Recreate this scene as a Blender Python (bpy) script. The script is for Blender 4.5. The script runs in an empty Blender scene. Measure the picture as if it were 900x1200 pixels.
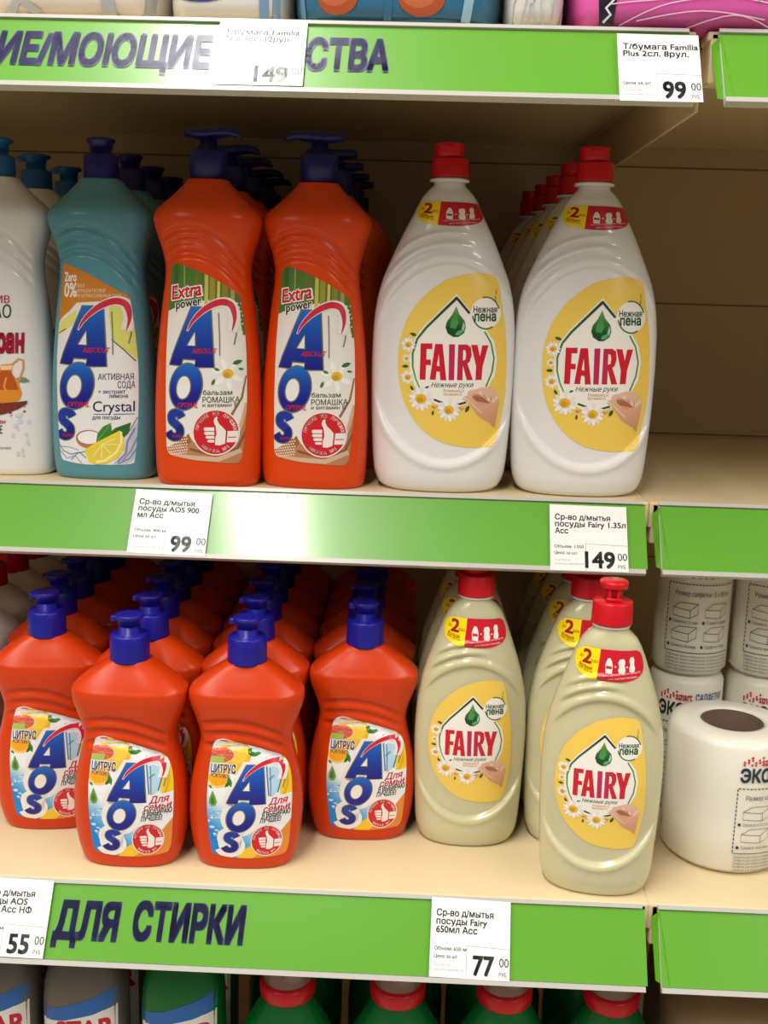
import bpy, bmesh, math, random
from mathutils import Vector, Matrix
from mathutils.geometry import tessellate_polygon, delaunay_2d_cdt
random.seed(5)
S = bpy.context.scene
COL = S.collection
R = math.radians

# ------------------------------------------------------------------ camera, light, exposure
cam_d = bpy.data.cameras.new('camera'); cam = bpy.data.objects.new('camera', cam_d); COL.objects.link(cam)
cam_d.sensor_fit = 'HORIZONTAL'; cam_d.sensor_width = 36; cam_d.lens = 36 * 1280 / 900
cam_d.clip_start = .02; cam_d.clip_end = 60
YAW, PITCH, ROLL = .02745, .1961, -.0291
rot = Matrix.Rotation(YAW, 3, 'Z') @ Matrix.Rotation(-PITCH, 3, 'X') @ Matrix.Rotation(ROLL, 3, 'Y')
ax, ay, az = rot @ Vector((1, 0, 0)), rot @ Vector((0, 1, 0)), rot @ Vector((0, 0, 1))
cam.matrix_world = Matrix(((ax.x, az.x, -ay.x, 0), (ax.y, az.y, -ay.y, -.82), (ax.z, az.z, -ay.z, .1485), (0, 0, 0, 1)))
S.camera = cam

W = bpy.data.worlds.new('store'); S.world = W; W.use_nodes = True
bg = W.node_tree.nodes['Background']; bg.inputs[0].default_value = (1, .94, .86, 1); bg.inputs[1].default_value = .17

def area(name, loc, sx, sy, energy, col=(1, .96, .90)):
    l = bpy.data.lights.new(name, 'AREA'); l.shape = 'RECTANGLE'; l.size = sx; l.size_y = sy; l.energy = energy; l.color = col
    o = bpy.data.objects.new(name, l); COL.objects.link(o); o.location = loc; return o
# strip lamps of the shop ceiling, running across the aisle
for x, y, ln in ((-2.7, -2.5, 4.8), (-.50, -1.62, 3.1), (2.7, -2.5, 4.8)):
    area('ceiling_lamp', (x, y, 2.30), .20, ln, 27 * ln)
S.view_settings.view_transform = 'Standard'; S.view_settings.look = 'None'
S.view_settings.exposure = 0.12; S.view_settings.gamma = 1; S.view_settings.use_curve_mapping = False

# ------------------------------------------------------------------ helpers
def lin(c):
    return tuple(((v / 255) / 12.92 if v / 255 <= .04045 else ((v / 255 + .055) / 1.055) ** 2.4) for v in c[:3])

def mat(name, rgb, rough=.35, spec=.5, noise=0, scale=40, bump=0, sss=0, coat=0, trans=0, alpha=1, ior=1.45):
    m = bpy.data.materials.new(name); m.use_nodes = True
    nt = m.node_tree; b = nt.nodes['Principled BSDF']; c = lin(rgb)
    b.inputs['Base Color'].default_value = (*c, 1); b.inputs['Roughness'].default_value = rough
    b.inputs['Specular IOR Level'].default_value = spec; b.inputs['IOR'].default_value = ior
    if sss:
        b.inputs['Subsurface Weight'].default_value = sss; b.inputs['Subsurface Radius'].default_value = (.9, .8, .5)
        b.inputs['Subsurface Scale'].default_value = .012
    if coat: b.inputs['Coat Weight'].default_value = coat; b.inputs['Coat Roughness'].default_value = .12
    if trans: b.inputs['Transmission Weight'].default_value = trans
    if noise or bump:
        tc = nt.nodes.new('ShaderNodeTexCoord'); n = nt.nodes.new('ShaderNodeTexNoise'); n.inputs['Scale'].default_value = scale
        n.inputs['Detail'].default_value = 4; nt.links.new(tc.outputs['Object'], n.inputs['Vector'])
        if noise:
            mx = nt.nodes.new('ShaderNodeMixRGB'); mx.blend_type = 'MULTIPLY'; mx.inputs[0].default_value = noise
            mx.inputs[1].default_value = (*c, 1); nt.links.new(n.outputs['Fac'], mx.inputs[2]); nt.links.new(mx.outputs[0], b.inputs['Base Color'])
        if bump:
            bp = nt.nodes.new('ShaderNodeBump'); bp.inputs['Strength'].default_value = bump; bp.inputs['Distance'].default_value = .001
            nt.links.new(n.outputs['Fac'], bp.inputs['Height']); nt.links.new(bp.outputs[0], b.inputs['Normal'])
    return m

def print_mat(name, rough, coat=0):
    m = bpy.data.materials.new(name); m.use_nodes = True; nt = m.node_tree; b = nt.nodes['Principled BSDF']
    a = nt.nodes.new('ShaderNodeVertexColor'); a.layer_name = 'Col'
    nt.links.new(a.outputs['Color'], b.inputs['Base Color']); b.inputs['Roughness'].default_value = rough
    b.inputs['Coat Weight'].default_value = coat; b.inputs['Coat Roughness'].default_value = .2
    return m

M = dict(
    squat=mat('orange_plastic_dimmed', (206, 59, 7), .31, .45, noise=.06, scale=300),  # tall bottles' orange, darkened to offset the stronger light on the lower shelf
    orange=mat('orange_plastic', (224, 70, 8), .29, .45, noise=.06, scale=300),
    white=mat('white_plastic', (231, 230, 228), .17, .5, noise=.03, scale=200, coat=.25),
    teal=mat('teal_plastic', (86, 148, 162), .29, .5, noise=.05, scale=300),
    pearl=mat('pearl_liquid_plastic', (206, 202, 164), .2, .5, noise=.06, scale=30, sss=.6, coat=.4),
    navycap=mat('blue_cap_plastic', (22, 22, 140), .34, .5, noise=.03, scale=300),
    darkblue=mat('dark_blue_plastic', (14, 26, 96), .38, .5, noise=.03, scale=300),
    violet=mat('violet_blue_plastic', (28, 22, 104), .38, .5, noise=.03, scale=300),
    sky=mat('light_blue_plastic', (28, 98, 160), .38, .5, noise=.03, scale=300),
    red=mat('red_cap_plastic', (204, 14, 30), .33, .5, noise=.03, scale=300),
    grey=mat('grey_plastic', (104, 98, 88), .4, .5, noise=.1, scale=150),
    green=mat('green_plastic', (6, 104, 42), .3, .5, noise=.1, scale=150),
    cream=mat('cream_steel', (222, 203, 162), .42, .4, noise=.06, scale=90, bump=.03),
    wall=mat('cream_back_panel', (184, 160, 119), .36, .5, noise=.08, scale=6, bump=.02),
    seam=mat('panel_seam_shadow', (120, 100, 70), .7, .2, noise=.1),
    rail=mat('clear_rail_plastic', (188, 186, 178), .25, .5, noise=.04, scale=60),
    strip=mat('green_paper_strip', (98, 166, 48), .28, .5, noise=.05, scale=12, coat=1),
    stripe2=mat('folded_green_strip', (120, 205, 40), .35, .5, noise=.04, scale=12),
    wrap=mat('glossy_roll_wrap', (236, 232, 218), .3, .5, noise=.06, scale=22, bump=.25),
    paper=mat('roll_paper', (238, 234, 220), .6, .3, noise=.05, scale=140, bump=.1),
    core=mat('card_core', (104, 84, 70), .8, .2, noise=.2, scale=80),
    film=mat('pack_film', (240, 236, 226), .28, .5, noise=.05, scale=30),
    clear=mat('clear_cap_plastic', (245, 235, 225), .1, .5, trans=.85, noise=.02),
    beige=mat('beige_nozzle', (225, 200, 160), .4, .4, noise=.05),
    floor=mat('floor_tile', (170, 160, 145), .35, .4, noise=.1, scale=4),
    ink=print_mat('printed_label', .30), tagp=print_mat('printed_paper', .28, .35), pack=print_mat('printed_film', .26, .0),
    wrapprint=print_mat('print_on_wrap', .45),
)

def link(name, me, m, parent=None, smooth=True):
    if smooth:
        for p in me.polygons: p.use_smooth = True
    if m and not me.materials: me.materials.append(m)
    o = bpy.data.objects.new(name, me); COL.objects.link(o)
    if parent: o.parent = parent
    return o

def bm_obj(name, bm, m, parent=None, smooth=False):
    bmesh.ops.recalc_face_normals(bm, faces=bm.faces)
    me = bpy.data.meshes.new(name); bm.to_mesh(me); bm.free()
    return link(name, me, m, parent, smooth)

def tag(o, label, cat, group=None, kind=None):
    o['label'] = label; o['category'] = cat
    if group: o['group'] = group
    if kind: o['kind'] = kind
    return o

def empty(name, loc=(0, 0, 0), rz=0):
    o = bpy.data.objects.new(name, None); COL.objects.link(o); o.location = loc; o.rotation_euler = (0, 0, rz)
    o.empty_display_size = .02; return o

def struct(o): o['kind'] = 'structure'; return o

def dup(root, loc, rz, label, group):
    def cp(o, par):
        c = o.copy(); COL.objects.link(c)
        if par: c.parent = par
        for ch in list(o.children): cp(ch, c)
        return c
    r = cp(root, None); r.location = loc; r.rotation_euler = (0, 0, rz); r['label'] = label; r['group'] = group
    return r

def box(bm, x0, x1, y0, y1, z0, z1, bev=0):
    r = bmesh.ops.create_cube(bm, size=1)
    for v in r['verts']:
        v.co = Vector(((x0 + x1) / 2 + v.co.x * (x1 - x0), (y0 + y1) / 2 + v.co.y * (y1 - y0), (z0 + z1) / 2 + v.co.z * (z1 - z0)))
    if bev:
        es = list({e for v in r['verts'] for e in v.link_edges})
        bmesh.ops.bevel(bm, geom=es, offset=bev, segments=2, affect='EDGES', profile=.5)

def lathe(bm, prof, n=40, cx=0, cy=0, sy=1):
    rings = []
    for r, z in prof:
        if r < 1e-6: rings.append([bm.verts.new((cx, cy, z))])
        else: rings.append([bm.verts.new((cx + r * math.cos(2 * math.pi * i / n), cy + sy * r * math.sin(2 * math.pi * i / n), z)) for i in range(n)])
    for a, b in zip(rings, rings[1:]):
        for i in range(n):
            j = (i + 1) % n
            if len(a) == 1 and len(b) == 1: continue
            if len(a) == 1: bm.faces.new((a[0], b[i], b[j]))
            elif len(b) == 1: bm.faces.new((a[i], a[j], b[0]))
            else: bm.faces.new((a[i], a[j], b[j], b[i]))

def smooth_step(a, b, v):
    t = max(0, min(1, (v - a) / (b - a))); return t * t * (3 - 2 * t)

def pchip(pts):
    xs = [p[0] for p in pts]; ys = [p[1] for p in pts]; n = len(xs)
    h = [xs[i + 1] - xs[i] for i in range(n - 1)]; dl = [(ys[i + 1] - ys[i]) / h[i] for i in range(n - 1)]
    d = [dl[0]] + [0] * (n - 2) + [dl[-1]]
    for i in range(1, n - 1):
        if dl[i - 1] * dl[i] > 0:
            w1 = 2 * h[i] + h[i - 1]; w2 = h[i] + 2 * h[i - 1]; d[i] = (w1 + w2) / (w1 / dl[i - 1] + w2 / dl[i])
    def f(x):
        if x <= xs[0]: return ys[0]
        if x >= xs[-1]: return ys[-1]
        i = 0
        while xs[i + 1] < x: i += 1
        t = (x - xs[i]) / h[i]
        return (ys[i] * (1 + 2 * t) * (1 - t) ** 2 + h[i] * d[i] * t * (1 - t) ** 2 + ys[i + 1] * t * t * (3 - 2 * t) + h[i] * d[i + 1] * t * t * (t - 1))
    return f

class Mould:
    """blow-moulded bottle: profile of half widths and half depths over height (mm) plus a front relief"""
    def __init__(self, wp, dp, n=2.35, relief=None, top=None):
        self.w = pchip(wp); self.d = pchip(dp); self.n = n; self.rel = relief or (lambda x, z: 0); self.top = top or wp[-1][0]
    def front(self, x, z):
        w = self.w(z); d = self.d(z); t = min(.985, abs(x) / w)
        y = -d * (1 - t ** self.n) ** (1 / self.n)
        return y - self.rel(x, z) * smooth_step(1.0, .78, t)
    def mesh(self, name, step=1.2, nt=112):
        zs = [0, .15, .4, .8, 1.3, 2]; z = 3.
        while z < self.top - 1: zs.append(z); z += step
        zs.append(self.top)
        bm = bmesh.new(); rings = []
        for z in zs:
            w = self.w(z); d = self.d(z); ring = []
            for i in range(nt):
                a = 2 * math.pi * (i + .5) / nt; c, s = math.cos(a), math.sin(a); e = 2 / self.n
                x = w * math.copysign(abs(c) ** e, c); y = d * math.copysign(abs(s) ** e, s)
                if s < 0: y = self.front(x, z) if abs(x) / w < .985 else y
                ring.append(bm.verts.new((x * .001, y * .001, z * .001)))
            rings.append(ring)
        for a, b in zip(rings, rings[1:]):
            for i in range(nt): bm.faces.new((a[i], a[(i + 1) % nt], b[(i + 1) % nt], b[i]))
        bm.faces.new(rings[0][::-1]); bm.faces.new(rings[-1])
        me = bpy.data.meshes.new(name); bm.to_mesh(me); bm.free(); return me

# ------------------------------------------------------------------ printed artwork
_glyphs = {}
def glyphs(s, bold, shear):
    k = (s, bold, shear)
    if k not in _glyphs:
        cu = bpy.data.curves.new('t', 'FONT'); cu.body = s; cu.shear = shear; cu.resolution_u = 3; cu.fill_mode = 'NONE'
        o = bpy.data.objects.new('t', cu); COL.objects.link(o)
        dg = bpy.context.evaluated_depsgraph_get(); me = bpy.data.meshes.new_from_object(o.evaluated_get(dg))
        vs = [(v.co.x, v.co.y) for v in me.vertices]; nb = {}
        for e in me.edges:
            a, b = e.vertices; nb.setdefault(a, []).append(b); nb.setdefault(b, []).append(a)
        loops = []; seen = set()
        for v0 in range(len(vs)):           # outlines keep their vertex order, so the turning sense survives
            if v0 in seen or v0 not in nb: continue
            L = [v0]; seen.add(v0); cur = v0 + 1 if v0 + 1 in nb[v0] else nb[v0][0]
            while cur not in seen:
                seen.add(cur); L.append(cur); nx = [q for q in nb[cur] if q not in seen]
                if not nx: break
                cur = nx[0]
            if len(L) > 2: loops.append(L)
        # fill by winding number, cluster by cluster, so that overlapping contours stay solid
        groups = []
        for L in sorted(loops, key=lambda L: min(vs[q][0] for q in L)):
            lo, hi = min(vs[q][0] for q in L), max(vs[q][0] for q in L)
            if groups and lo < groups[-1][0]: groups[-1][1].append(L); groups[-1][0] = max(groups[-1][0], hi)
            else: groups.append([hi, [L]])
        out = []; fs = []
        for _, G in groups:
            pts = []; eds = []; seg = []
            for L in G:
                b = len(pts); n = len(L); pts += [Vector(vs[q]) for q in L]
                eds += [(b + i, b + (i + 1) % n) for i in range(n)]; seg += [(vs[L[i]], vs[L[(i + 1) % n]]) for i in range(n)]
            r = delaunay_2d_cdt(pts, eds, [], 0, 1e-6); base = len(out); out += [(v.x, v.y) for v in r[0]]
            for f in r[2]:
                x = sum(r[0][q].x for q in f) / len(f); y = sum(r[0][q].y for q in f) / len(f); wn = 0
                for (x1, y1), (x2, y2) in seg:
                    if (y1 <= y) != (y2 <= y) and (x2 - x1) * (y - y1) / (y2 - y1) + x1 > x: wn += 1 if y2 > y1 else -1
                if wn: fs.append(tuple(base + q for q in f))
        vs = out
        bpy.data.objects.remove(o); bpy.data.curves.remove(cu); bpy.data.meshes.remove(me)
        _glyphs[k] = (vs, fs)
    return _glyphs[k]
CAPH = (lambda v: max(p[1] for p in v[0]))(glyphs('H', 0, 0))

class Art:
    """flat artwork: coloured polygons in layers, in design units, later laid onto a surface"""
    def __init__(self): self.f = []; self.fr = (0, 0, 1, 1); self.clipper = None
    def frame(self, ox=0, oy=0, sx=1, sy=None): self.fr = (ox, oy, sx, sy or sx); return self
    def T(self, p): ox, oy, sx, sy = self.fr; return (ox + p[0] / sx, oy + p[1] / sy)
    def _tri(self, pts, col, lay, clip):
        if clip and self.clipper:
            out = list(pts); C = self.clipper; n = len(C)
            for i in range(n):
                a, b = C[i], C[(i + 1) % n]; inp = out; out = []
                if not inp: return
                sd = [(b[0] - a[0]) * (q[1] - a[1]) - (b[1] - a[1]) * (q[0] - a[0]) for q in inp]
                for j in range(len(inp)):
                    p, q, sp, sq = inp[j - 1], inp[j], sd[j - 1], sd[j]
                    if (sp >= 0) != (sq >= 0):
                        t = sp / (sp - sq); out.append((p[0] + t * (q[0] - p[0]), p[1] + t * (q[1] - p[1])))
                    if sq >= 0: out.append(q)
            pts = out
            if len(pts) < 3: return
        self.f.append((pts, col, lay))
    def poly(self, pts, col, lay=1, clip=True, holes=()):
        loops = [[Vector((*self.T(p), 0)) for p in L] for L in (pts, *holes)]
        flat = [v for L in loops for v in L]
        for t in tessellate_polygon(loops): self._tri([(flat[i].x, flat[i].y) for i in t], col, lay, clip)
        return self
    def outline(self, pts, col, lay=0, grow=0):
        p = [self.T(q) for q in curve(pts, True, 4)]
        ar = sum(p[i - 1][0] * p[i][1] - p[i][0] * p[i - 1][1] for i in range(len(p)))
        if ar < 0: p = p[::-1]
        # convex hull keeps the clipper valid
        q = sorted(set(p)); lo = []; up = []
        cr = lambda o, a, b: (a[0] - o[0]) * (b[1] - o[1]) - (a[1] - o[1]) * (b[0] - o[0])
        for s in q:
            while len(lo) > 1 and cr(lo[-2], lo[-1], s) <= 0: lo.pop()
            lo.append(s)
        for s in q[::-1]:
            while len(up) > 1 and cr(up[-2], up[-1], s) <= 0: up.pop()
            up.append(s)
        self.clipper = lo[:-1] + up[:-1]
        cl = self.clipper; self.f.append((cl, col, lay)); return self
    def ell(self, cx, cy, rx, ry, col, lay=1, rot=0, n=28, a0=0, a1=360, clip=True):
        full = a1 - a0 >= 360; k = n if full else n + 1; pts = []
        for i in range(k):
            a = R(a0 + (a1 - a0) * i / n); x, y = rx * math.cos(a), ry * math.sin(a); c, s = math.cos(R(rot)), math.sin(R(rot))
            pts.append((cx + x * c - y * s, cy + x * s + y * c))
        return self.poly(pts, col, lay, clip)
    def stroke(self, pts, w, col, lay=1, closed=False, clip=True, w1=None):
        if closed: pts = list(pts) + [pts[0]]
        n = len(pts); L = []; Rr = []
        for i, p in enumerate(pts):
            if closed: a, b = pts[i - 1 if i else n - 2], pts[i + 1 if i < n - 1 else 1]
            else: a, b = pts[max(0, i - 1)], pts[min(n - 1, i + 1)]
            dx, dy = b[0] - a[0], b[1] - a[1]; l = math.hypot(dx, dy) or 1
            ww = (w if w1 is None else w + (w1 - w) * i / (n - 1)) / 2 if not callable(w) else w(i / (n - 1)) / 2
            L.append((p[0] - dy / l * ww, p[1] + dx / l * ww)); Rr.append((p[0] + dy / l * ww, p[1] - dx / l * ww))
        for i in range(n - 1):
            for q in ((L[i], L[i + 1], Rr[i + 1]), (L[i], Rr[i + 1], Rr[i])): self._tri([self.T(v) for v in q], col, lay, clip)
        return self
    def text(self, s, x, y, h, col, lay=3, w=None, bold=.012, shear=0, rot=0, align='L', vs=1, clip=False):
        """x, y: left end of the baseline; h: capital height"""
        v, f = glyphs(s, 0, shear)
        if not v: return self
        if bold >= .02: sh = [(bold * a, bold * b) for a in (-1, 0, 1) for b in (-1, 1)] + [(-bold, 0), (bold, 0)]
        elif bold >= .004: sh = [(-bold, 0), (bold, 0)]
        else: sh = [(0, 0)]
        x0 = min(p[0] for p in v); x1 = max(p[0] for p in v); k = h / CAPH; kx = w / (x1 - x0) if w else k
        c, sn = math.cos(R(rot)), math.sin(R(rot)); off = {'L': x0, 'C': (x0 + x1) / 2, 'R': x1}[align]
        for j, (dx, dy) in enumerate(sh):
            P = [((p[0] + dx - off) * kx, -(p[1] + dy) * k) for p in v]
            P = [self.T((x + a * c - b * sn, y + a * sn + b * c)) for a, b in P]
            for t in f: self._tri([P[i] for i in t], col, lay, clip)
        return self
    def arc_text(self, s, cx, cy, r, h, a_mid, step, col, lay=4, inward=False, bold=.02):
        n = len(s)
        for i, chx in enumerate(s):
            if chx == ' ': continue
            k = i - (n - 1) / 2
            a = R(a_mid + (step * k if not inward else -step * k))
            x, y = cx + r * math.cos(a), cy + r * math.sin(a)
            self.text(chx, x, y, h, col, lay, rot=math.degrees(a) + (90 if not inward else -90), align='C', bold=bold, w=None)
        return self
    def daisy(self, cx, cy, r, core=.42, lay=3, n=13, petal=(244, 242, 238), mid=(236, 180, 40)):
        for i in range(n):
            a = 360 * i / n; x, y = cx + .6 * r * math.cos(R(a)), cy + .6 * r * math.sin(R(a))
            self.ell(x, y, .42 * r, .17 * r, petal if i % 2 else tuple(v - 14 for v in petal), lay, rot=a, n=8)
        self.ell(cx, cy, core * r, core * r * .9, mid, lay + 1, n=14)
        self.ell(cx - .06 * r, cy + .08 * r, core * r * .6, core * r * .5, tuple(int(v * .86) for v in mid), lay + 2, n=10); return self
    def leaf(self, x, y, l, rot, col=(40, 110, 40), lay=2):
        c, s = math.cos(R(rot)), math.sin(R(rot)); p = [(0, 0), (.3, .22), (.65, .2), (1, 0), (.65, -.2), (.3, -.2)]
        return self.poly([(x + l * (a * c - b * s), y + l * (a * s + b * c)) for a, b in p], col, lay)
    def build(self, name, m, parent, place, cell, thick=0, smooth=True):
        """place(u, v, layer) -> world metres; cell: largest facet in design units"""
        bm = bmesh.new(); lv = bm.verts.layers.float.new('lay'); cid = bm.faces.layers.int.new('cid'); cols = []; idx = {}
        for pts, col, lay in self.f:
            k = id(col) if callable(col) else col
            if k not in idx: idx[k] = len(cols); cols.append(col)
            vs = []
            for p in pts:
                v = bm.verts.new((p[0], p[1], 0)); v[lv] = lay; vs.append(v)
            try: fc = bm.faces.new(vs)
            except ValueError: continue
            fc[cid] = idx[k]
        if cell:
            for axis in (0, 1):
                lo = min(v.co[axis] for v in bm.verts); hi = max(v.co[axis] for v in bm.verts)
                k = int((hi - lo) / cell) + 1
                for i in range(1, k):
                    q = lo + (hi - lo) * i / k; co = (q, 0, 0) if axis == 0 else (0, q, 0); no = (1, 0, 0) if axis == 0 else (0, 1, 0)
                    bmesh.ops.bisect_plane(bm, geom=bm.verts[:] + bm.edges[:] + bm.faces[:], plane_co=co, plane_no=no, dist=1e-7)
        cl = bm.loops.layers.float_color.new('Col')
        for fc in bm.faces:
            c = cols[fc[cid]]
            for lp in fc.loops:
                lp[cl] = (*lin(c(lp.vert.co.x, lp.vert.co.y) if callable(c) else c), 1)
        for v in bm.verts: v.co = place(v.co.x, v.co.y, v[lv])
        if thick: pass
        me = bpy.data.meshes.new(name); bm.to_mesh(me); bm.free()
        # all artwork faces outward (towards the aisle)
        if me.polygons and sum(p.normal.y * p.area for p in me.polygons) > 0: me.flip_normals()
        return link(name, me, m, parent, smooth)

def curve(pts, closed=False, k=5):
    n = len(pts); out = []
    for i in range(n if closed else n - 1):
        g = (lambda j: pts[j % n]) if closed else (lambda j: pts[max(0, min(n - 1, j))])
        p0, p1, p2, p3 = g(i - 1), g(i), g(i + 1), g(i + 2)
        for q in range(k):
            t = q / k
            out.append(tuple(.5 * (2 * p1[m] + (p2[m] - p0[m]) * t + (2 * p0[m] - 5 * p1[m] + 4 * p2[m] - p3[m]) * t * t + (3 * p1[m] - p0[m] - 3 * p2[m] + p3[m]) * t ** 3) for m in (0, 1)))
    if not closed: out.append(tuple(pts[-1]))
    return out
def mix(a, b, t):
    t = max(0, min(1, t)); return tuple(a[i] + (b[i] - a[i]) * t for i in range(3))
def vgrad(y0, y1, a, b): return lambda x, y: mix(a, b, (y - y0) / (y1 - y0))

def lay_on(mould, aff):
    (a, b, c), (d, e, f) = aff
    def place(u, v, lay):
        x = a * u + b * v + c; z = d * u + e * v + f
        w = mould.w(z) * .978; x = max(-w, min(w, x)); o = .34 + .07 * lay
        return Vector((x * .001, (mould.front(x, z) - o) * .001, z * .001))
    return place

WHITE, NAVY = (236, 232, 228), (24, 26, 110)
GREENTX = (28, 84, 48)

def stamp(A, ox, oy, s, small=False):
    A.frame(ox, oy, s); RED = (206, 28, 40); Wt = (238, 230, 226)
    A.ell(333, 455, 278, 278, Wt, 3, n=40); A.ell(333, 455, 262, 262, RED, 4, n=40)
    A.poly([(345, 265), (318, 285), (308, 325), (335, 390), (343, 480), (330, 515), (325, 605), (385, 612), (442, 588), (452, 440), (420, 400), (372, 352), (348, 300), (354, 276)], Wt, 5)
    for x0, y, hh in ((190, 418, 24), (196, 468, 22), (212, 516, 20), (232, 562, 18)):
        A.poly([(x0 + 12, y - hh), (315, y - hh), (318, y + hh - 6), (x0 + 14, y + hh - 6), (x0, y - 4)], Wt, 5)
    A.poly([(472, 440), (592, 440), (590, 575), (460, 575)], Wt, 5); A.poly([(475, 510), (570, 510), (570, 521), (475, 521)], RED, 6)
    A.arc_text('ЛУЧШИЕ ИЗ ЛУЧШИХ', 333, 455, 205, 38, -90, 10.6, Wt, 5)
    A.arc_text('МАРКА №1', 333, 455, 242, 38, 90, 11.5, Wt, 5, inward=True)

def aos_word(A, ox, oy, sx, sy, absolut=True, halo=0, teal=False):
    A.frame(ox, oy, sx, sy); OL = (104, 108, 104)
    x0, y0 = A.T((0, 262)); x1, y1 = A.T((0, 600)); gA = vgrad(y0, y1, (24, 108, 196), (20, 20, 128))
    y2 = A.T((0, 575))[1]; y3 = A.T((0, 760))[1]; gO = vgrad(y2, y3, (24, 108, 196), (20, 22, 134))
    aw = [(250, 270), (352, 272), (362, 430), (372, 592), (270, 590), (276, 550), (204, 545), (194, 582), (130, 576), (150, 520), (205, 385)]
    ac = [(270, 400), (274, 478), (226, 474)]
    S_ = [(198, 868), (184, 846), (158, 842), (140, 856), (142, 886), (168, 908), (186, 930), (184, 962), (160, 976), (134, 968), (118, 946)]
    S_ = curve(S_)
    if halo:
        A.stroke(aw, halo, WHITE, 2, closed=True); A.poly(aw, WHITE, 2); A.ell(220, 698, 92 + halo / 2, 128 + halo / 2, WHITE, 2); A.stroke(S_, 60 + halo, WHITE, 2)
        A.ell(160, 908, 80, 104, WHITE, 2)
    A.stroke(aw, 15, OL, 3, closed=True); A.poly(aw, gA, 4, holes=[ac]); A.stroke(ac, 9, OL, 5, closed=True); A.poly(ac, WHITE, 4.5)
    def sl(cx, cy, rx, ry): return [(cx + rx * math.cos(2 * math.pi * i / 36) - .10 * ry * math.sin(2 * math.pi * i / 36), cy + ry * math.sin(2 * math.pi * i / 36)) for i in range(36)]
    A.poly(sl(220, 698, 95, 132), OL, 3); A.poly(sl(220, 698, 88, 124), gO, 4); A.poly(sl(208, 702, 44, 68), OL, 5); A.poly(sl(208, 702, 37, 61), WHITE, 6)
    A.stroke(S_, 52, OL, 3); A.stroke(S_, 40, (22, 52, 156), 4); A.stroke(S_[27:], 40, (20, 26, 128), 4.5)
    sw = [(228, 398), (252, 352), (290, 308), (338, 270), (390, 247), (430, 245), (460, 262), (475, 300), (478, 345), (466, 400)]; sw = curve(sw)
    A.stroke(sw, lambda t: 52 * math.sin(math.pi * min(1, t * .62 + .02)) + 6, WHITE, 5); A.stroke(sw, lambda t: 34 * math.sin(math.pi * min(1, t * 1.0)) ** .8 + 1, (208, 34, 62), 6)
    A.stroke([(395, 300), (402, 420), (404, 530)], 6, (110, 122, 116), 4); A.stroke([(487, 330), (488, 420), (478, 470)], 7, (130, 120, 106), 4)
    if absolut:
        A.text('ABSOLUT', 252, 518, 27, (214, 40, 40), 7, w=138, shear=.25, bold=.015)
        A.text('OPTIMAL', 175, 812, 27, (214, 40, 40), 7, w=112, shear=.25, bold=.015); A.text('SUPER', 140, 978, 15, (200, 36, 50), 7, w=62, shear=.25)

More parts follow.
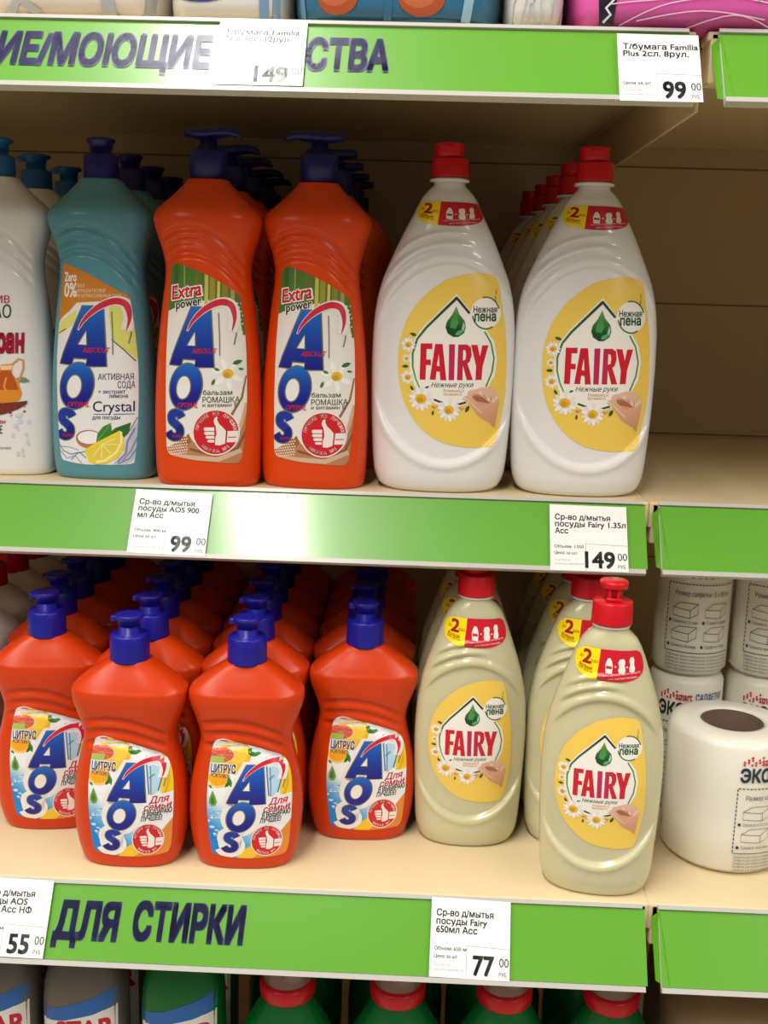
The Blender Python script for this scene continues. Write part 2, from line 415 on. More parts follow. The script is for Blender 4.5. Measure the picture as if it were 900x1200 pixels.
# ---- tall bottle, chamomile balm label
def art_balm():
    A = Art().frame(170, 300, 4.614)
    A.outline([(130, 90), (140, 55), (158, 40), (185, 40), (250, 65), (340, 105), (420, 150), (485, 195), (503, 228), (522, 340), (536, 480), (543, 640), (545, 800), (536, 960), (524, 1085), (508, 1112), (480, 1122), (300, 1107), (150, 1080), (120, 1064), (108, 1030), (105, 850), (105, 700), (108, 500), (116, 330)], (234, 228, 222))
    A.poly([(95, 300), (160, 272), (245, 250), (330, 232), (420, 228), (500, 300), (520, 420), (560, 420), (520, 200), (300, 60), (150, 20), (90, 60)], (78, 118, 40), 1)
    for x0, x1, c in ((150, 175, (60, 104, 40)), (205, 212, (150, 160, 90)), (262, 300, (96, 120, 40)), (318, 338, (206, 190, 90)), (345, 375, (160, 146, 50)), (385, 400, (214, 200, 110)), (410, 440, (138, 130, 36)), (455, 475, (170, 150, 60))):
        A.poly([(x0, 20), (x1, 20), (x1, 245), (x0, 258)], c, 1.5)
    for i in range(5):
        for j in range(9): A.ell(436 + 18 * i + (j % 2) * 9, 250 + 22 * j, 4.4, 4.4, (236, 236, 220), 1.8, n=8)
    A.stroke([(540, 640), (520, 760), (470, 850), (420, 900)], lambda t: 7 + 12 * t, (150, 104, 74), 1.2)
    A.poly([(100, 1040), (170, 1005), (235, 958), (262, 1000), (330, 1060), (420, 1062), (490, 1000), (530, 900), (560, 700), (570, 1130), (100, 1130)], (182, 128, 88), 1)
    A.stroke([(120, 1075), (260, 1090), (400, 1098), (520, 1050)], 26, (214, 178, 148), 1.5); A.stroke([(240, 1040), (380, 1078), (500, 1040), (545, 940)], 14, (140, 84, 56), 1.5)
    A.stroke([(470, 1000), (520, 900), (545, 790)], 18, (214, 176, 140), 1.5); A.poly([(190, 985), (238, 955), (250, 1000), (210, 1040)], (160, 96, 50), 1.4)
    for i in range(9):
        for j in range(7): A.ell(116 + 13 * i + (j % 2) * 6, 985 + 15 * j - i * 2, 4.6, 4.6, (240, 226, 208), 2, n=7)
    A.text('Extra', 138, 232, 74, (250, 246, 240), 2.5, w=172, bold=.06, shear=.22, rot=-9); A.text('Extra', 140, 230, 70, (206, 30, 48), 3, w=164, bold=.022, shear=.22, rot=-9)
    A.text('power', 160, 282, 46, (250, 246, 240), 2.5, w=150, bold=.06, shear=.15, rot=-10); A.text('power', 162, 280, 44, (26, 28, 26), 3, w=146, bold=.02, shear=.15, rot=-10)
    A.daisy(447, 628, 88, .33, 2); A.leaf(470, 575, 55, -20, (52, 110, 44), 3); A.leaf(500, 600, 30, 10, (52, 110, 44), 3); A.leaf(405, 610, 36, 200, (66, 124, 54), 3); A.leaf(362, 690, 40, -65, (66, 124, 54), 3)
    A.text('бальзам', 315, 742, 25, (40, 74, 44), 3, w=156, bold=.008); A.text('РОМАШКА', 313, 784, 30, (40, 74, 44), 3, w=197, bold=.006); A.text('и витамин Е', 313, 808, 20, (40, 74, 44), 3, w=184, bold=.004)
    stamp(A, 220, 460, 10); aos_word(A, 170, 300, 4.614, 4.614)
    return A

def art_soda():
    A = Art().frame(0, 280, 3.75)
    A.outline([(258, 200), (263, 125), (275, 109), (300, 114), (380, 150), (470, 200), (540, 240), (560, 262), (580, 380), (598, 540), (603, 700), (600, 850), (592, 965), (575, 990), (500, 990), (380, 990), (285, 976), (262, 964), (251, 900), (244, 780), (239, 640), (238, 510), (245, 400)], (232, 232, 230))
    A.poly([(230, 390), (262, 340), (300, 312), (335, 275), (460, 268), (565, 285), (580, 200), (300, 90), (240, 90)], (204, 128, 30), 1)
    A.poly([(232, 430), (250, 372), (285, 338), (335, 305), (330, 360), (285, 392), (250, 410)], (224, 224, 124), 1.4)
    A.poly([(475, 300), (500, 280), (570, 285), (606, 530), (560, 490), (490, 435)], (218, 222, 112), 1.4)
    A.stroke([(248, 408), (285, 388)], 5, (120, 90, 50), 1.8); A.stroke([(490, 435), (540, 478), (590, 530)], 6, (130, 116, 76), 1.8)
    A.text('Zero', 273, 182, 37, (248, 244, 236), 2, w=57, bold=.03); A.text('0%', 273, 249, 58, (248, 244, 236), 2, w=60, bold=.02)
    for i, (s, w) in enumerate((('БЕЗ', 32), ('КРАСИТЕЛЕЙ', 122), ('И АГРЕССИВНЫХ ПАВ', 188))): A.text(s, 336, 208 + 22 * i, 13, (246, 226, 200), 2, w=w, bold=.0)
    A.text('АКТИВНАЯ', 433, 611, 26, (66, 74, 80), 3, w=150, bold=.006); A.text('СОДА', 518, 648, 29, (66, 74, 80), 3, w=71, bold=.006)
    A.text('+ экстракт', 435, 672, 17, NAVY, 3, w=116); A.text('лимона', 482, 691, 17, NAVY, 3, w=78)
    A.text('Crystal', 411, 752, 46, (24, 30, 96), 3, w=178, bold=.004); A.stroke([(414, 764), (480, 764)], 3, (60, 66, 120), 3); A.stroke([(500, 764), (588, 764)], 3, (60, 66, 120), 3)
    A.text('для посуды', 408, 786, 16, NAVY, 3, w=121)
    SPL = (126, 136, 176)
    for p, w in (([(250, 900), (270, 930), (310, 945), (350, 935), (380, 960)], 5), ([(255, 930), (290, 965), (330, 950), (360, 985)], 4), ([(252, 912), (300, 912), (345, 925)], 3), ([(310, 970), (340, 940), (380, 930)], 5),
                 ([(590, 830), (560, 890), (555, 940), (520, 980)], 8), ([(600, 870), (575, 930), (540, 975)], 6), ([(598, 920), (570, 965), (520, 988)], 6), ([(600, 780), (575, 830), (560, 850)], 5)):
        A.stroke(p, w, SPL, 2)
    A.poly([(552, 880), (600, 800), (604, 960), (560, 990), (500, 988), (545, 940)], (190, 198, 218), 1.5)
    A.ell(392, 872, 58, 44, (190, 124, 82), 3, a0=0, a1=180); A.ell(392, 868, 58, 34, (168, 118, 84), 3.5); A.ell(394, 868, 52, 29, (240, 240, 240), 4)
    A.poly([(425, 890), (432, 850), (455, 820), (490, 802), (495, 850), (470, 870)], (60, 128, 48), 5); A.poly([(470, 862), (510, 825), (575, 802), (565, 850), (545, 870), (520, 850)], (44, 104, 40), 5); A.stroke([(428, 886), (460, 845), (488, 806)], 3, (120, 170, 90), 5.5)
    A.poly([(372, 925), (420, 893), (480, 862), (530, 836), (546, 870), (546, 920), (520, 960), (470, 984), (430, 990), (395, 978)], (236, 212, 52), 6)
    A.poly([(385, 928), (440, 900), (520, 858), (526, 890), (500, 935), (450, 965), (410, 962)], (226, 206, 74), 6.5)
    for q in ((515, 870), (520, 900), (490, 940), (450, 962), (410, 955)): A.stroke([(452, 898), q], 4, (244, 236, 170), 7)
    A.stroke([(534, 842), (536, 890), (515, 935), (465, 972), (425, 978)], 9, (246, 240, 190), 7)
    aos_word(A, 38.65, 298.8, 4.312, 4.614)
    return A

def art_cocoa():
    A = Art().frame(0, 280, 3.75); CR = (178, 22, 58)
    A.text('АКТИВ', 38, 276, 30, CR, 2, align='R', bold=.008); A.text('КАКАО', 46, 340, 54, (22, 74, 50), 2, align='R', bold=.008, w=180)
    A.text('Шафран', 98, 488, 96, (140, 12, 40), 1.6, align='R', bold=.05, w=255); A.text('Шафран', 98, 486, 92, CR, 2, align='R', bold=.03, w=250)
    A.stroke([(52, 545), (80, 520), (98, 525), (100, 560), (88, 600), (78, 628)], 8, (214, 150, 70), 2)
    A.poly([(6, 545), (56, 540), (52, 580), (80, 622), (95, 670), (86, 700), (50, 712), (-30, 712), (-62, 700), (-70, 665), (-52, 620), (-12, 582)], (222, 140, 44), 2.5)
    A.poly([(8, 570), (48, 570), (70, 620), (82, 655), (-56, 655), (-40, 620), (-6, 590)], (186, 84, 20), 3); A.poly([(2, 550), (58, 546), (52, 566), (8, 568)], (240, 206, 160), 3.2)
    A.stroke([(30, 600), (20, 640), (30, 660)], 9, (236, 150, 60), 3.5)
    A.poly([(-90, 735), (-20, 718), (50, 712), (118, 705), (112, 722), (80, 742), (20, 764), (-60, 770)], (120, 50, 34), 2)
    for i in range(26): A.ell(random.uniform(-60, 115), random.uniform(706, 775), random.uniform(2, 6), random.uniform(2, 4), random.choice(((120, 50, 34), (150, 76, 52), (96, 38, 28))), 2.6, n=6)
    A.leaf(72, 605, 56, 15, (120, 140, 110), 2)
    A.text('для посуды', 26, 804, 18, CR, 2, align='R'); A.text('КОНЦЕНТРАТ Е', 13, 850, 34, (30, 60, 44), 2, align='R', w=190); A.text('без парабенов и агрегидов', 50, 920, 11, (90, 90, 90), 2, align='R', w=150, bold=0)
    for i in range(16): A.ell(random.uniform(45, 125), random.uniform(760, 960), random.uniform(4, 10), random.uniform(5, 13), (206, 208, 218), 1.2, n=7)
    return A

def art_citrus():
    A = Art().frame(90, 840, 6.667)
    base = lambda u, v: mix((238, 240, 244), (10, 128, 206), ((v - 925) / 62 - (u - 106) / 90) * 1.5)
    A.outline([(150, 172), (200, 155), (250, 160), (300, 175), (400, 210), (500, 240), (600, 270), (670, 310), (710, 370), (735, 450), (748, 560), (750, 700), (745, 850), (735, 1000), (715, 1050), (690, 1068), (500, 1077), (350, 1072), (200, 1050), (150, 1030), (130, 980), (110, 850), (95, 700), (93, 550), (105, 380), (125, 230)], base)
    A.poly([(655, 300), (720, 330), (760, 600), (660, 590), (650, 450)], (240, 206, 40), 1); A.stroke([(700, 380), (712, 520), (690, 590)], 22, (226, 176, 28), 1.4)
    A.poly([(320, 1080), (400, 1000), (470, 960), (560, 960), (760, 820), (760, 1080)], (238, 196, 40), 1); A.poly([(455, 1080), (560, 1000), (760, 780), (760, 1080)], (228, 138, 50), 1.4)
    A.ell(290, 290, 134, 128, (240, 186, 44), 1.5); A.ell(325, 260, 80, 80, (246, 206, 70), 1.8); A.ell(295, 190, 16, 8, (96, 110, 40), 2)
    A.leaf(395, 260, 110, 8, (58, 130, 46), 1.4); A.leaf(400, 225, 80, 50, (44, 104, 40), 1.4)
    A.ell(200, 275, 108, 66, (246, 206, 150), 2); A.ell(198, 277, 96, 56, (214, 92, 70), 2.4)
    for k in range(7): A.stroke([(198, 277), (198 + 92 * math.cos(k * .9), 277 + 52 * math.sin(k * .9))], 4, (236, 150, 120), 2.7)
    A.poly([(118, 290), (222, 290), (216, 335), (112, 335)], (160, 196, 90), 2.9)
    A.ell(178, 455, 84, 66, (246, 200, 90), 1.6); A.ell(178, 452, 70, 52, (240, 164, 30), 2); A.leaf(255, 440, 80, 70, (58, 130, 46), 2.4); A.leaf(270, 470, 60, 130, (44, 104, 40), 2.4); A.leaf(102, 500, 40, 40, (58, 130, 46), 2.4)
    A.text('ЦИТРУС', 116, 408, 62, (240, 240, 240), 3, w=200, bold=.06, rot=2); A.text('ЦИТРУС', 118, 405, 58, (40, 44, 110), 3.5, w=192, bold=.022, rot=2); A.text('КОКТЕЙЛЬ', 120, 438, 27, (40, 44, 90), 3.5, w=150, bold=.01, rot=4)
    A.poly([(136, 540), (160, 590), (172, 630), (160, 662), (130, 664), (108, 640), (112, 600)], (110, 160, 60), 2); A.poly([(138, 580), (152, 615), (150, 645), (126, 645), (122, 615)], (60, 120, 40), 2.5)
    for i in range(22): A.ell(random.uniform(110, 260), random.uniform(640, 900), random.uniform(5, 22), random.uniform(4, 12), random.choice(((196, 218, 240), (110, 176, 226), (226, 236, 246))), 1.2, n=8)
    aos_word(A, 103.1, 855.8, 5.39, 7.22, absolut=False, halo=70)
    A.frame(90, 840, 6.667)
    A.poly([(552, 380), (600, 370), (650, 400), (655, 540), (600, 600), (570, 580)], (180, 214, 236), 2.2); A.stroke([(548, 370), (560, 480), (572, 590)], 10, (60, 120, 190), 2.6); A.stroke([(655, 380), (664, 470), (640, 570)], 10, (44, 120, 170), 2.6); A.stroke([(570, 470), (610, 440)], 14, (90, 160, 210), 2.6)
    A.poly([(560, 600), (750, 588), (760, 730), (700, 760), (680, 805), (490, 815), (520, 690)], (240, 238, 238), 3)
    A.text('Для', 572, 662, 50, (200, 30, 60), 4, w=150, shear=.3, bold=.02, rot=-2); A.text('семьи', 536, 716, 46, (200, 30, 60), 4, w=206, shear=.3, bold=.02, rot=-3)
    A.text('Я ВЫБИРАЮ', 522, 757, 36, (26, 26, 34), 4, w=220, shear=.2, bold=.03, rot=-3); A.text('ЛУЧШЕЕ!', 508, 800, 36, (26, 26, 34), 4, w=166, shear=.2, bold=.03, rot=-3)
    stamp(A, 152.6, 950.7, 15.03)
    return A

def art_drop():
    A = Art().frame(420, 150, 2.5); YE = (240, 203, 88)
    A.outline([(330, 425), (375, 428), (406, 442), (420, 510), (433, 600), (436, 700), (432, 790), (415, 880), (397, 930), (365, 938), (320, 938), (250, 925), (200, 897), (160, 855), (130, 800), (116, 740), (113, 680), (120, 620), (140, 560), (165, 520), (200, 482), (260, 442)], YE)
    A.frame(470, 300, 5.215); WH = (242, 238, 230); GR = (40, 110, 60)
    A.poly([(338, 228), (255, 308), (140, 418), (78, 498), (48, 600), (48, 690), (75, 785), (130, 862), (230, 912), (330, 922), (430, 890), (520, 820), (572, 730), (588, 620), (568, 520), (520, 448), (430, 345)], WH, 1)
    dk = (30, 66, 48)
    A.stroke([(108, 800), (84, 745), (66, 670), (66, 590), (95, 500), (150, 432), (250, 335), (340, 250)], lambda t: 8 + 10 * t, lambda u, v: mix((40, 66, 50), (80, 160, 70), (v - 350) / 90), 2)
    A.stroke([(334, 248), (416, 346)], 16, dk, 2); A.stroke([(508, 456), (548, 525), (568, 620), (556, 705), (518, 796)], 10, (64, 136, 70), 2)
    A.stroke([(195, 872), (250, 893)], 13, (40, 70, 40), 2); A.stroke([(338, 905), (395, 890)], 13, (40, 70, 40), 2)
    A.ell(517, 344, 94, 94, WH, 2.5, n=36)
    A.stroke([(517 + 84 * math.cos(R(a)), 344 + 96 * math.sin(R(a))) for a in range(-105, -5, 10)], 9, GR, 3); A.stroke([(517 + 84 * math.cos(R(a)), 344 + 96 * math.sin(R(a))) for a in range(60, 180, 10)], 9, GR, 3)
    A.text('Нежная', 440, 341, 36, GREENTX, 3.5, w=146, bold=.022); A.text('пена', 447, 392, 54, GREENTX, 3.5, w=132, bold=.03)
    drop = [(335, 300), (352, 350), (385, 390), (392, 430), (380, 465), (345, 488), (315, 488), (280, 465), (268, 430), (276, 395), (310, 352)]
    A.poly(drop, lambda u, v: mix((110, 170, 70), (14, 74, 40), (v - 358) / 26), 3); A.poly([(330, 350), (350, 400), (330, 440), (295, 430), (300, 395)], (70, 150, 66), 3.5); A.ell(352, 462, 26, 12, (90, 170, 110), 3.5, rot=-30); A.poly([(378, 395), (388, 425), (378, 455), (366, 440)], (150, 204, 170), 3.5)
    RD = (204, 24, 42); RI = (190, 36, 88)
    F_ = [(116, 527), (188, 527), (186, 562), (152, 560), (150, 625), (178, 626), (177, 660), (148, 658), (144, 750), (108, 748)]
    A.poly(F_, RD, 3)
    A.poly([(205, 530), (250, 530), (272, 752), (236, 752), (232, 700), (212, 698), (206, 750), (170, 748)], RD, 3, holes=[[(226, 590), (214, 664), (231, 666)]])
    A.poly([(290, 532), (326, 532), (320, 752), (286, 752)], RI, 3)
    A.poly([(346, 534), (400, 534), (424, 552), (428, 600), (416, 640), (402, 650), (436, 752), (398, 752), (374, 660), (372, 752), (338, 752)], lambda u, v: mix(RI, RD, (u - 536) / 12), 3, holes=[[(376, 566), (374, 632), (390, 626), (394, 596), (390, 570)]])
    A.poly([(425, 536), (464, 538), (480, 610), (494, 540), (532, 540), (496, 670), (490, 752), (452, 752), (456, 668)], RD, 3)
    A.text('Нежные руки', 178, 796, 30, GREENTX, 3, w=264, shear=.35, bold=.004)
    A.text('Ромашка и', 256, 826, 18, (240, 176, 110), 3, w=124, bold=.004); A.text('Витамин Е', 256, 848, 18, (240, 176, 110), 3, w=112, bold=.004)
    for x, y, r, c in ((40, 535, 46, .45), (28, 620, 26, .5), (35, 735, 44, .45), (115, 868, 76, .46), (288, 938, 72, .44)): A.daisy(x, y, r, c, 3)
    for x, y, l, a in ((92, 480, 46, 200), (42, 668, 44, 180), (50, 785, 40, 60), (192, 940, 34, 100), (415, 910, 52, 120), (140, 800, 30, -20)): A.leaf(x, y, l, a, (36, 92, 40), 2.6)
    for x, y in ((200, 920), (368, 930)): A.ell(x - 8, y, 12, 9, (214, 130, 96), 3, rot=30, n=8); A.ell(x + 8, y - 2, 12, 8, (226, 160, 130), 3, rot=-40, n=8)
    A.frame(520, 430, 10); SK = (224, 176, 148)
    A.poly([(215, 372), (232, 336), (278, 320), (270, 292), (300, 266), (380, 250), (430, 232), (505, 230), (565, 238), (610, 272), (632, 345), (662, 405), (655, 450), (625, 600), (602, 718), (584, 715), (558, 670), (440, 602), (390, 560), (360, 512), (310, 452), (262, 392)], lambda u, v: mix((232, 188, 164), (206, 146, 114), (v - 452) / 46), 4)
    A.poly([(330, 330), (390, 330), (455, 350), (520, 400), (545, 420), (480, 432), (420, 420), (375, 395), (340, 360)], (168, 104, 78), 4.6); A.poly([(375, 395), (450, 410), (520, 425), (470, 450), (410, 440)], (214, 158, 126), 5)
    for p in ([(300, 300), (380, 272), (430, 300)], [(440, 260), (500, 310), (530, 378)], [(510, 250), (560, 320), (588, 400)], [(570, 255), (605, 310), (622, 365)]):
        A.stroke(p, 50, (228, 184, 158), 5.2, w1=38); A.ell(*p[-1], 21, 26, (240, 204, 186), 5.6, n=12)
    for p in ([(345, 318), (400, 322), (440, 338)], [(470, 330), (495, 372)], [(548, 345), (562, 392)]): A.stroke(p, 7, (176, 116, 90), 6)
    A.stroke([(245, 362), (300, 400), (380, 480), (450, 540)], 14, (238, 200, 178), 5.2); A.ell(238, 358, 20, 14, (238, 206, 196), 5.6, rot=30, n=10)
    A.frame(420, 150, 2.5); A.text('900 мл', 403, 508, 5, (70, 60, 50), 2, w=36, rot=-86, bold=0)
    return A

def art_sticker():
    A = Art()
    A.outline([(210, 110), (215, 85), (228, 58), (255, 30), (285, 17), (320, 15), (400, 22), (500, 30), (600, 29), (670, 20), (700, 28), (725, 50), (745, 100), (752, 150), (742, 188), (705, 222), (640, 245), (560, 256), (470, 257), (380, 250), (300, 232), (250, 210), (220, 170)], (206, 24, 44))
    A.poly([(200, 0), (406, 0), (395, 120), (380, 270), (200, 270)], (252, 222, 8), 1); DR = (170, 24, 20)
    A.text('до', 246, 92, 26, DR, 2, w=30, rot=8); A.text('2', 268, 128, 96, DR, 2, w=62, bold=.03, rot=6); A.text('раз', 334, 120, 26, DR, 2, w=50, rot=6)
    A.text('больше', 240, 158, 27, DR, 2, w=104, rot=14, bold=.02); A.text('чем другие', 232, 172, 16, DR, 2, w=122, rot=16)
    Wt = (240, 232, 224)
    A.poly([(450, 190), (446, 130), (455, 100), (466, 78), (484, 78), (496, 100), (504, 130), (502, 194)], Wt, 2); A.poly([(452, 135), (498, 138), (496, 160), (452, 156)], (190, 60, 70), 3)
    A.poly([(558, 190), (548, 165), (556, 135), (546, 110), (556, 84), (590, 80), (602, 100), (598, 135), (608, 165), (600, 192)], Wt, 2); A.poly([(640, 178), (636, 150), (642, 120), (634, 95), (640, 70), (662, 66), (672, 84), (672, 120), (682, 150), (676, 178)], Wt, 2)
    for x in (526, 618): A.ell(x, 140, 8, 6, Wt, 2, n=8)
    A.text('чем 2 бутылки других средств', 430, 214, 13, Wt, 2, w=296, rot=-6, bold=0); A.text('для мытья посуды', 475, 240, 13, Wt, 2, w=226, rot=-6, bold=0)
    return A

# ------------------------------------------------------------------ the shelving (large structure first)
ZL, WALL_Y, TILT, RAIL = -.276, .43, .5615, .058
bm = bmesh.new(); box(bm, -1.3, 1.1, WALL_Y, WALL_Y + .02, -.75, 1.0)
for z in (-.432, -.287, -.142, .003, .148, .293, .438, .583): box(bm, -1.3, 1.1, WALL_Y - .0006, WALL_Y + .001, z - .0008, z + .0008)
me_w = bm_obj('wall_back', bm, M['wall']); struct(me_w)
me_w.data.materials.append(M['seam'])
for p in me_w.data.polygons:
    if p.index >= 6: p.material_index = 1
bm = bmesh.new(); box(bm, -5, 5, -5.5, 1.2, -1.0, -.98); struct(bm_obj('floor', bm, M['floor']))
bm = bmesh.new(); box(bm, -5, 5, -5.5, 1.2, 2.45, 2.47); struct(bm_obj('ceiling', bm, M['floor']))
for nm, x in (('light_block_left', -.632), ('light_block_right', .81)):   # added unseen panels that keep side light out of the shelving
    bm = bmesh.new(); box(bm, x, x + .008, -.105, WALL_Y, -.75, .9, .001); struct(bm_obj(nm, bm, M['cream']))

def rail_pt(fy, fz, s, off=0):
    return (fy - s * math.sin(TILT) - off * math.cos(TILT), fz - s * math.cos(TILT) + off * math.sin(TILT))

def shelf(name, label, x0, x1, fy, fz, dz=0, bracket=None, fold=True, lip=.032, board_up=0, thick=.020):
    fz += dz; r = empty(name, (0, 0, 0)); tag(r, label, 'shelf', 'shelves of the gondola')
    zt = fz + board_up
    bm = bmesh.new(); box(bm, x0 - .006, x1 + .006, fy + .001, WALL_Y - .001, zt - thick, zt, .0015)
    box(bm, x0 - .004, x1 + .004, fy + .001, fy + .016, zt - lip, zt - .001, .0012)
    bm_obj('board', bm, M['cream'], r)
    prof = [(.004, 0), (0, .0022), (0, RAIL - .003), (.0025, RAIL), (.0025, RAIL + .0012), (-.0022, RAIL + .0012), (-.0022, -.0012), (.004, -.0012)]
    bm = bmesh.new()
    def ext(pr, xa, xb):
        vs = []
        for x in (xa, xb): vs.append([bm.verts.new((x, *rail_pt(fy, fz, s, o))) for o, s in pr])
        n = len(pr)
        for i in range(n): bm.faces.new((vs[0][i], vs[0][(i + 1) % n], vs[1][(i + 1) % n], vs[1][i]))
        bm.faces.new(vs[0]); bm.faces.new(vs[1][::-1])
    ext([(.0028, 0), (.0028, .0028), (.0002, .0028), (.0002, RAIL - .0035), (.0032, RAIL - .0035), (.0032, RAIL), (-.0022, RAIL), (-.0022, 0)], x0, x1)
    rl = bm_obj('price_rail', bm, M['rail'], r)
    bm = bmesh.new(); ext([(.0011, .0032), (.0011, RAIL - .0040), (.0005, RAIL - .0040), (.0005, .0032)], x0 + .0004, x1 + .0018)
    st = bm_obj('green_strip', bm, M['strip'], rl)
    if fold:
        bm = bmesh.new(); xe = x0 - .001
        vs = [bm.verts.new((x, *rail_pt(fy, fz, s, o))) for x, s, o in ((x0 + .001, .004, .0014), (xe - .003, .008, -.004), (xe - .002, .050, -.004), (x0 + .006, RAIL - .002, .0014), (x0 + .0035, .03, .0018))]
        bm.faces.new((vs[0], vs[1], vs[4])); bm.faces.new((vs[1], vs[2], vs[4])); bm.faces.new((vs[2], vs[3], vs[4]))
        ex = bmesh.ops.solidify(bm, geom=bm.faces[:], thickness=.0003)
        bm_obj('strip_fold', bm, M['stripe2'], rl)
    if bracket is not None:
        bm = bmesh.new(); box(bm, bracket, bracket + .0025, fy + .02, WALL_Y - .002, zt - .046, zt - thick + .001, .0008); box(bm, bracket - .008, bracket + .0025, fy + .02, WALL_Y - .002, zt - thick - .0015, zt - thick + .0005)
        bm_obj('side_bracket', bm, M['cream'], r)
    return r, (fy, fz)

TOP, MID, LOW = (-.0737, .318), (0, 0), (-.0984, -.276)
XL0 = -.62
sh_top, fTOP = shelf('shelf', 'upper cream shelf with a green rail lettered in violet, under the paper packs', XL0, .1640, *TOP, bracket=.1765, fold=False, board_up=.0006, thick=.006)
sh_mid, fMID = shelf('shelf', 'middle cream shelf with green rail, carrying the tall bottles', XL0, .1728, *MID, bracket=.1735, fold=False)
sh_low, fLOW = shelf('shelf', 'lower cream shelf with green rail lettered in navy, carrying squat orange bottles', XL0, .1736, *LOW, bracket=.1740, fold=False)
shelf('shelf', 'short upper right shelf edge with plain green rail under the pink pack', .1830, .80, TOP[0], TOP[1], dz=.0005, fold=True, board_up=.0006, thick=.006)
shelf('shelf', 'empty cream shelf at right with plain green rail', .1850, .80, *MID, fold=True)
shelf('shelf', 'cream shelf with plain green rail carrying the paper rolls', .1850, .80, *LOW, fold=True)
# bottom deck carries the dark bottles
bm = bmesh.new(); box(bm, XL0, .80, -.13, WALL_Y - .001, -.622, -.600, .002)
tag(bm_obj('shelf', bm, M['cream']), 'bottom shelf deck below the green and grey bottles', 'shelf', 'shelves of the gondola')
# upright between the two bays
bm = bmesh.new(); box(bm, .1768, .1828, .372, .429, -.75, .9, .001)
up = bm_obj('upright_post', bm, M['cream']); tag(up, 'cream steel upright post between the two shelf bays', 'post')
bm = bmesh.new()
for k in range(40): box(bm, .1790, .1806, .3712, .3722, -.7 + k * .04, -.685 + k * .04)
bm_obj('slots', bm, M['seam'], up)

# rail lettering
def flat_on_rail(fr, x0=0, s0=0, base=.0015):
    fy, fz = fr
    def place(u, v, lay):
        y, z = rail_pt(fy, fz, s0 + v * .001, base + lay * .00006); return Vector((x0 + u * .001, y, z))
    return place
def strip_of(sh): return [c for c in sh.children if c.name.startswith('price_rail')][0].children[0]
A = Art(); HC = (64, 62, 120)
A.text('ЧИСТЯЩ', -276, 39, 23, HC, 0, w=112, bold=.05, shear=.06, align='R'); A.text('ИЕ/МОЮЩИЕ', -274, 39, 23, HC, 0, w=136, bold=.048, shear=.06); A.text('СРЕДСТВА', -131, 38.3, 22.5, HC, 0, w=105, bold=.048, shear=.06)
A.build('lettering', M['tagp'], strip_of(sh_top), flat_on_rail(fTOP), 0)
A = Art(); A.text('ДЛЯ', -247.5, 39.5, 22.5, (34, 32, 92), 0, w=46, bold=.05, shear=.08); A.text('СТИРКИ', -190, 38, 22.5, (34, 32, 92), 0, w=79, bold=.05, shear=.08)
A.build('lettering', M['tagp'], strip_of(sh_low), flat_on_rail(fLOW), 0)

# ------------------------------------------------------------------ price tags
def price_tag(fr, x0, s0, w, h, title, sub, price, label, tilt=0, base=.0034):
    A = Art().frame(0, 0, 755 / w, 625 / h); K = (52, 50, 50); G = (150, 150, 150)
    A.poly([(0, 0), (755, 6), (755, 625), (0, 625)], (238, 238, 234), 0)
    y = 145
    for s, wd in title: A.text(s, 52, y, 50, K, 1, w=wd, bold=.02); y += 66
    yy = 415
    for s, wd in sub: A.text(s, 42, yy, 28, K, 1, w=wd, bold=.018); yy += 60
    A.text('Код 0003128', 45, 535, 14, G, 1, w=150, bold=0); A.text('Штрихкод 4600104031021', 45, 572, 16, G, 1, w=285, bold=0)
    A.poly([(345, 368), (755, 380), (755, 384), (345, 372)], G, 1); A.poly([(345, 368), (349, 368), (349, 625), (345, 625)], G, 1)
    rub, kop, pw = price
    A.text(rub, 622 - (0 if len(rub) > 2 else 20), 592, 145, K, 1, w=pw, bold=.028, align='R'); A.text(kop, 655, 520, 66, K, 1, w=90, bold=.004); A.text('РУБ', 655, 595, 32, K, 1, w=72, bold=.012)
    fy, fz = fr; t = R(tilt)
    def place(u, v, lay):
        du, dv = u - w / 2, v - h / 2; u2 = w / 2 + du * math.cos(t) - dv * math.sin(t); v2 = h / 2 + du * math.sin(t) + dv * math.cos(t)
        curl = .0000011 * max(0, u - w * .6) ** 2 * .5
        y, z = rail_pt(fy, fz, s0 + v2 * .001, base + lay * .00007 + curl); return Vector((x0 + u2 * .001, y, z))
    root = A.build('price_tag', M['tagp'], None, place, 6)
    return tag(root, label, 'price tag', 'price tags on the green rails')
T1 = [('Ср-во д/мытья', 540)]
price_tag(fMID, -.2125, .0052, 59, 51, T1 + [('посуды AOS 900', 590), ('мл Асс', 250)], [('Объем: 900 м', 300), ('Цена за шт.', 230)], ('99', '00', 190), 'white price tag reading 99.00 on the middle rail, below the teal and orange bottles', tilt=1.2)
price_tag(fMID, .1025, .0055, 57.5, 52, T1 + [('посуды Fairy 1.35л', 690), ('Асс', 125)], [('Объем: 1350', 285), ('Цена за шт.', 228)], ('149', '00', 280), 'white price tag reading 149.00 on the middle rail, below the large white bottles')
price_tag(fLOW, .0225, .0015, 56.5, 53, T1 + [('посуды Fairy', 480), ('650мл Асс', 390)], [('Объем: 650 м', 300), ('Цена за шт.', 228)], ('77', '00', 190), 'white price tag reading 77.00 on the lowest green rail', tilt=1)
price_tag(fLOW, -.3095, .0008, 58, 53, T1 + [('посуды AOS', 480), ('500мл Асс НФ', 530)], [('Объем: 500 м', 300), ('Цена за шт.', 228)], ('55', '00', 190), 'white price tag reading 55.00 beside the navy lettering on the lowest rail', tilt=.5)
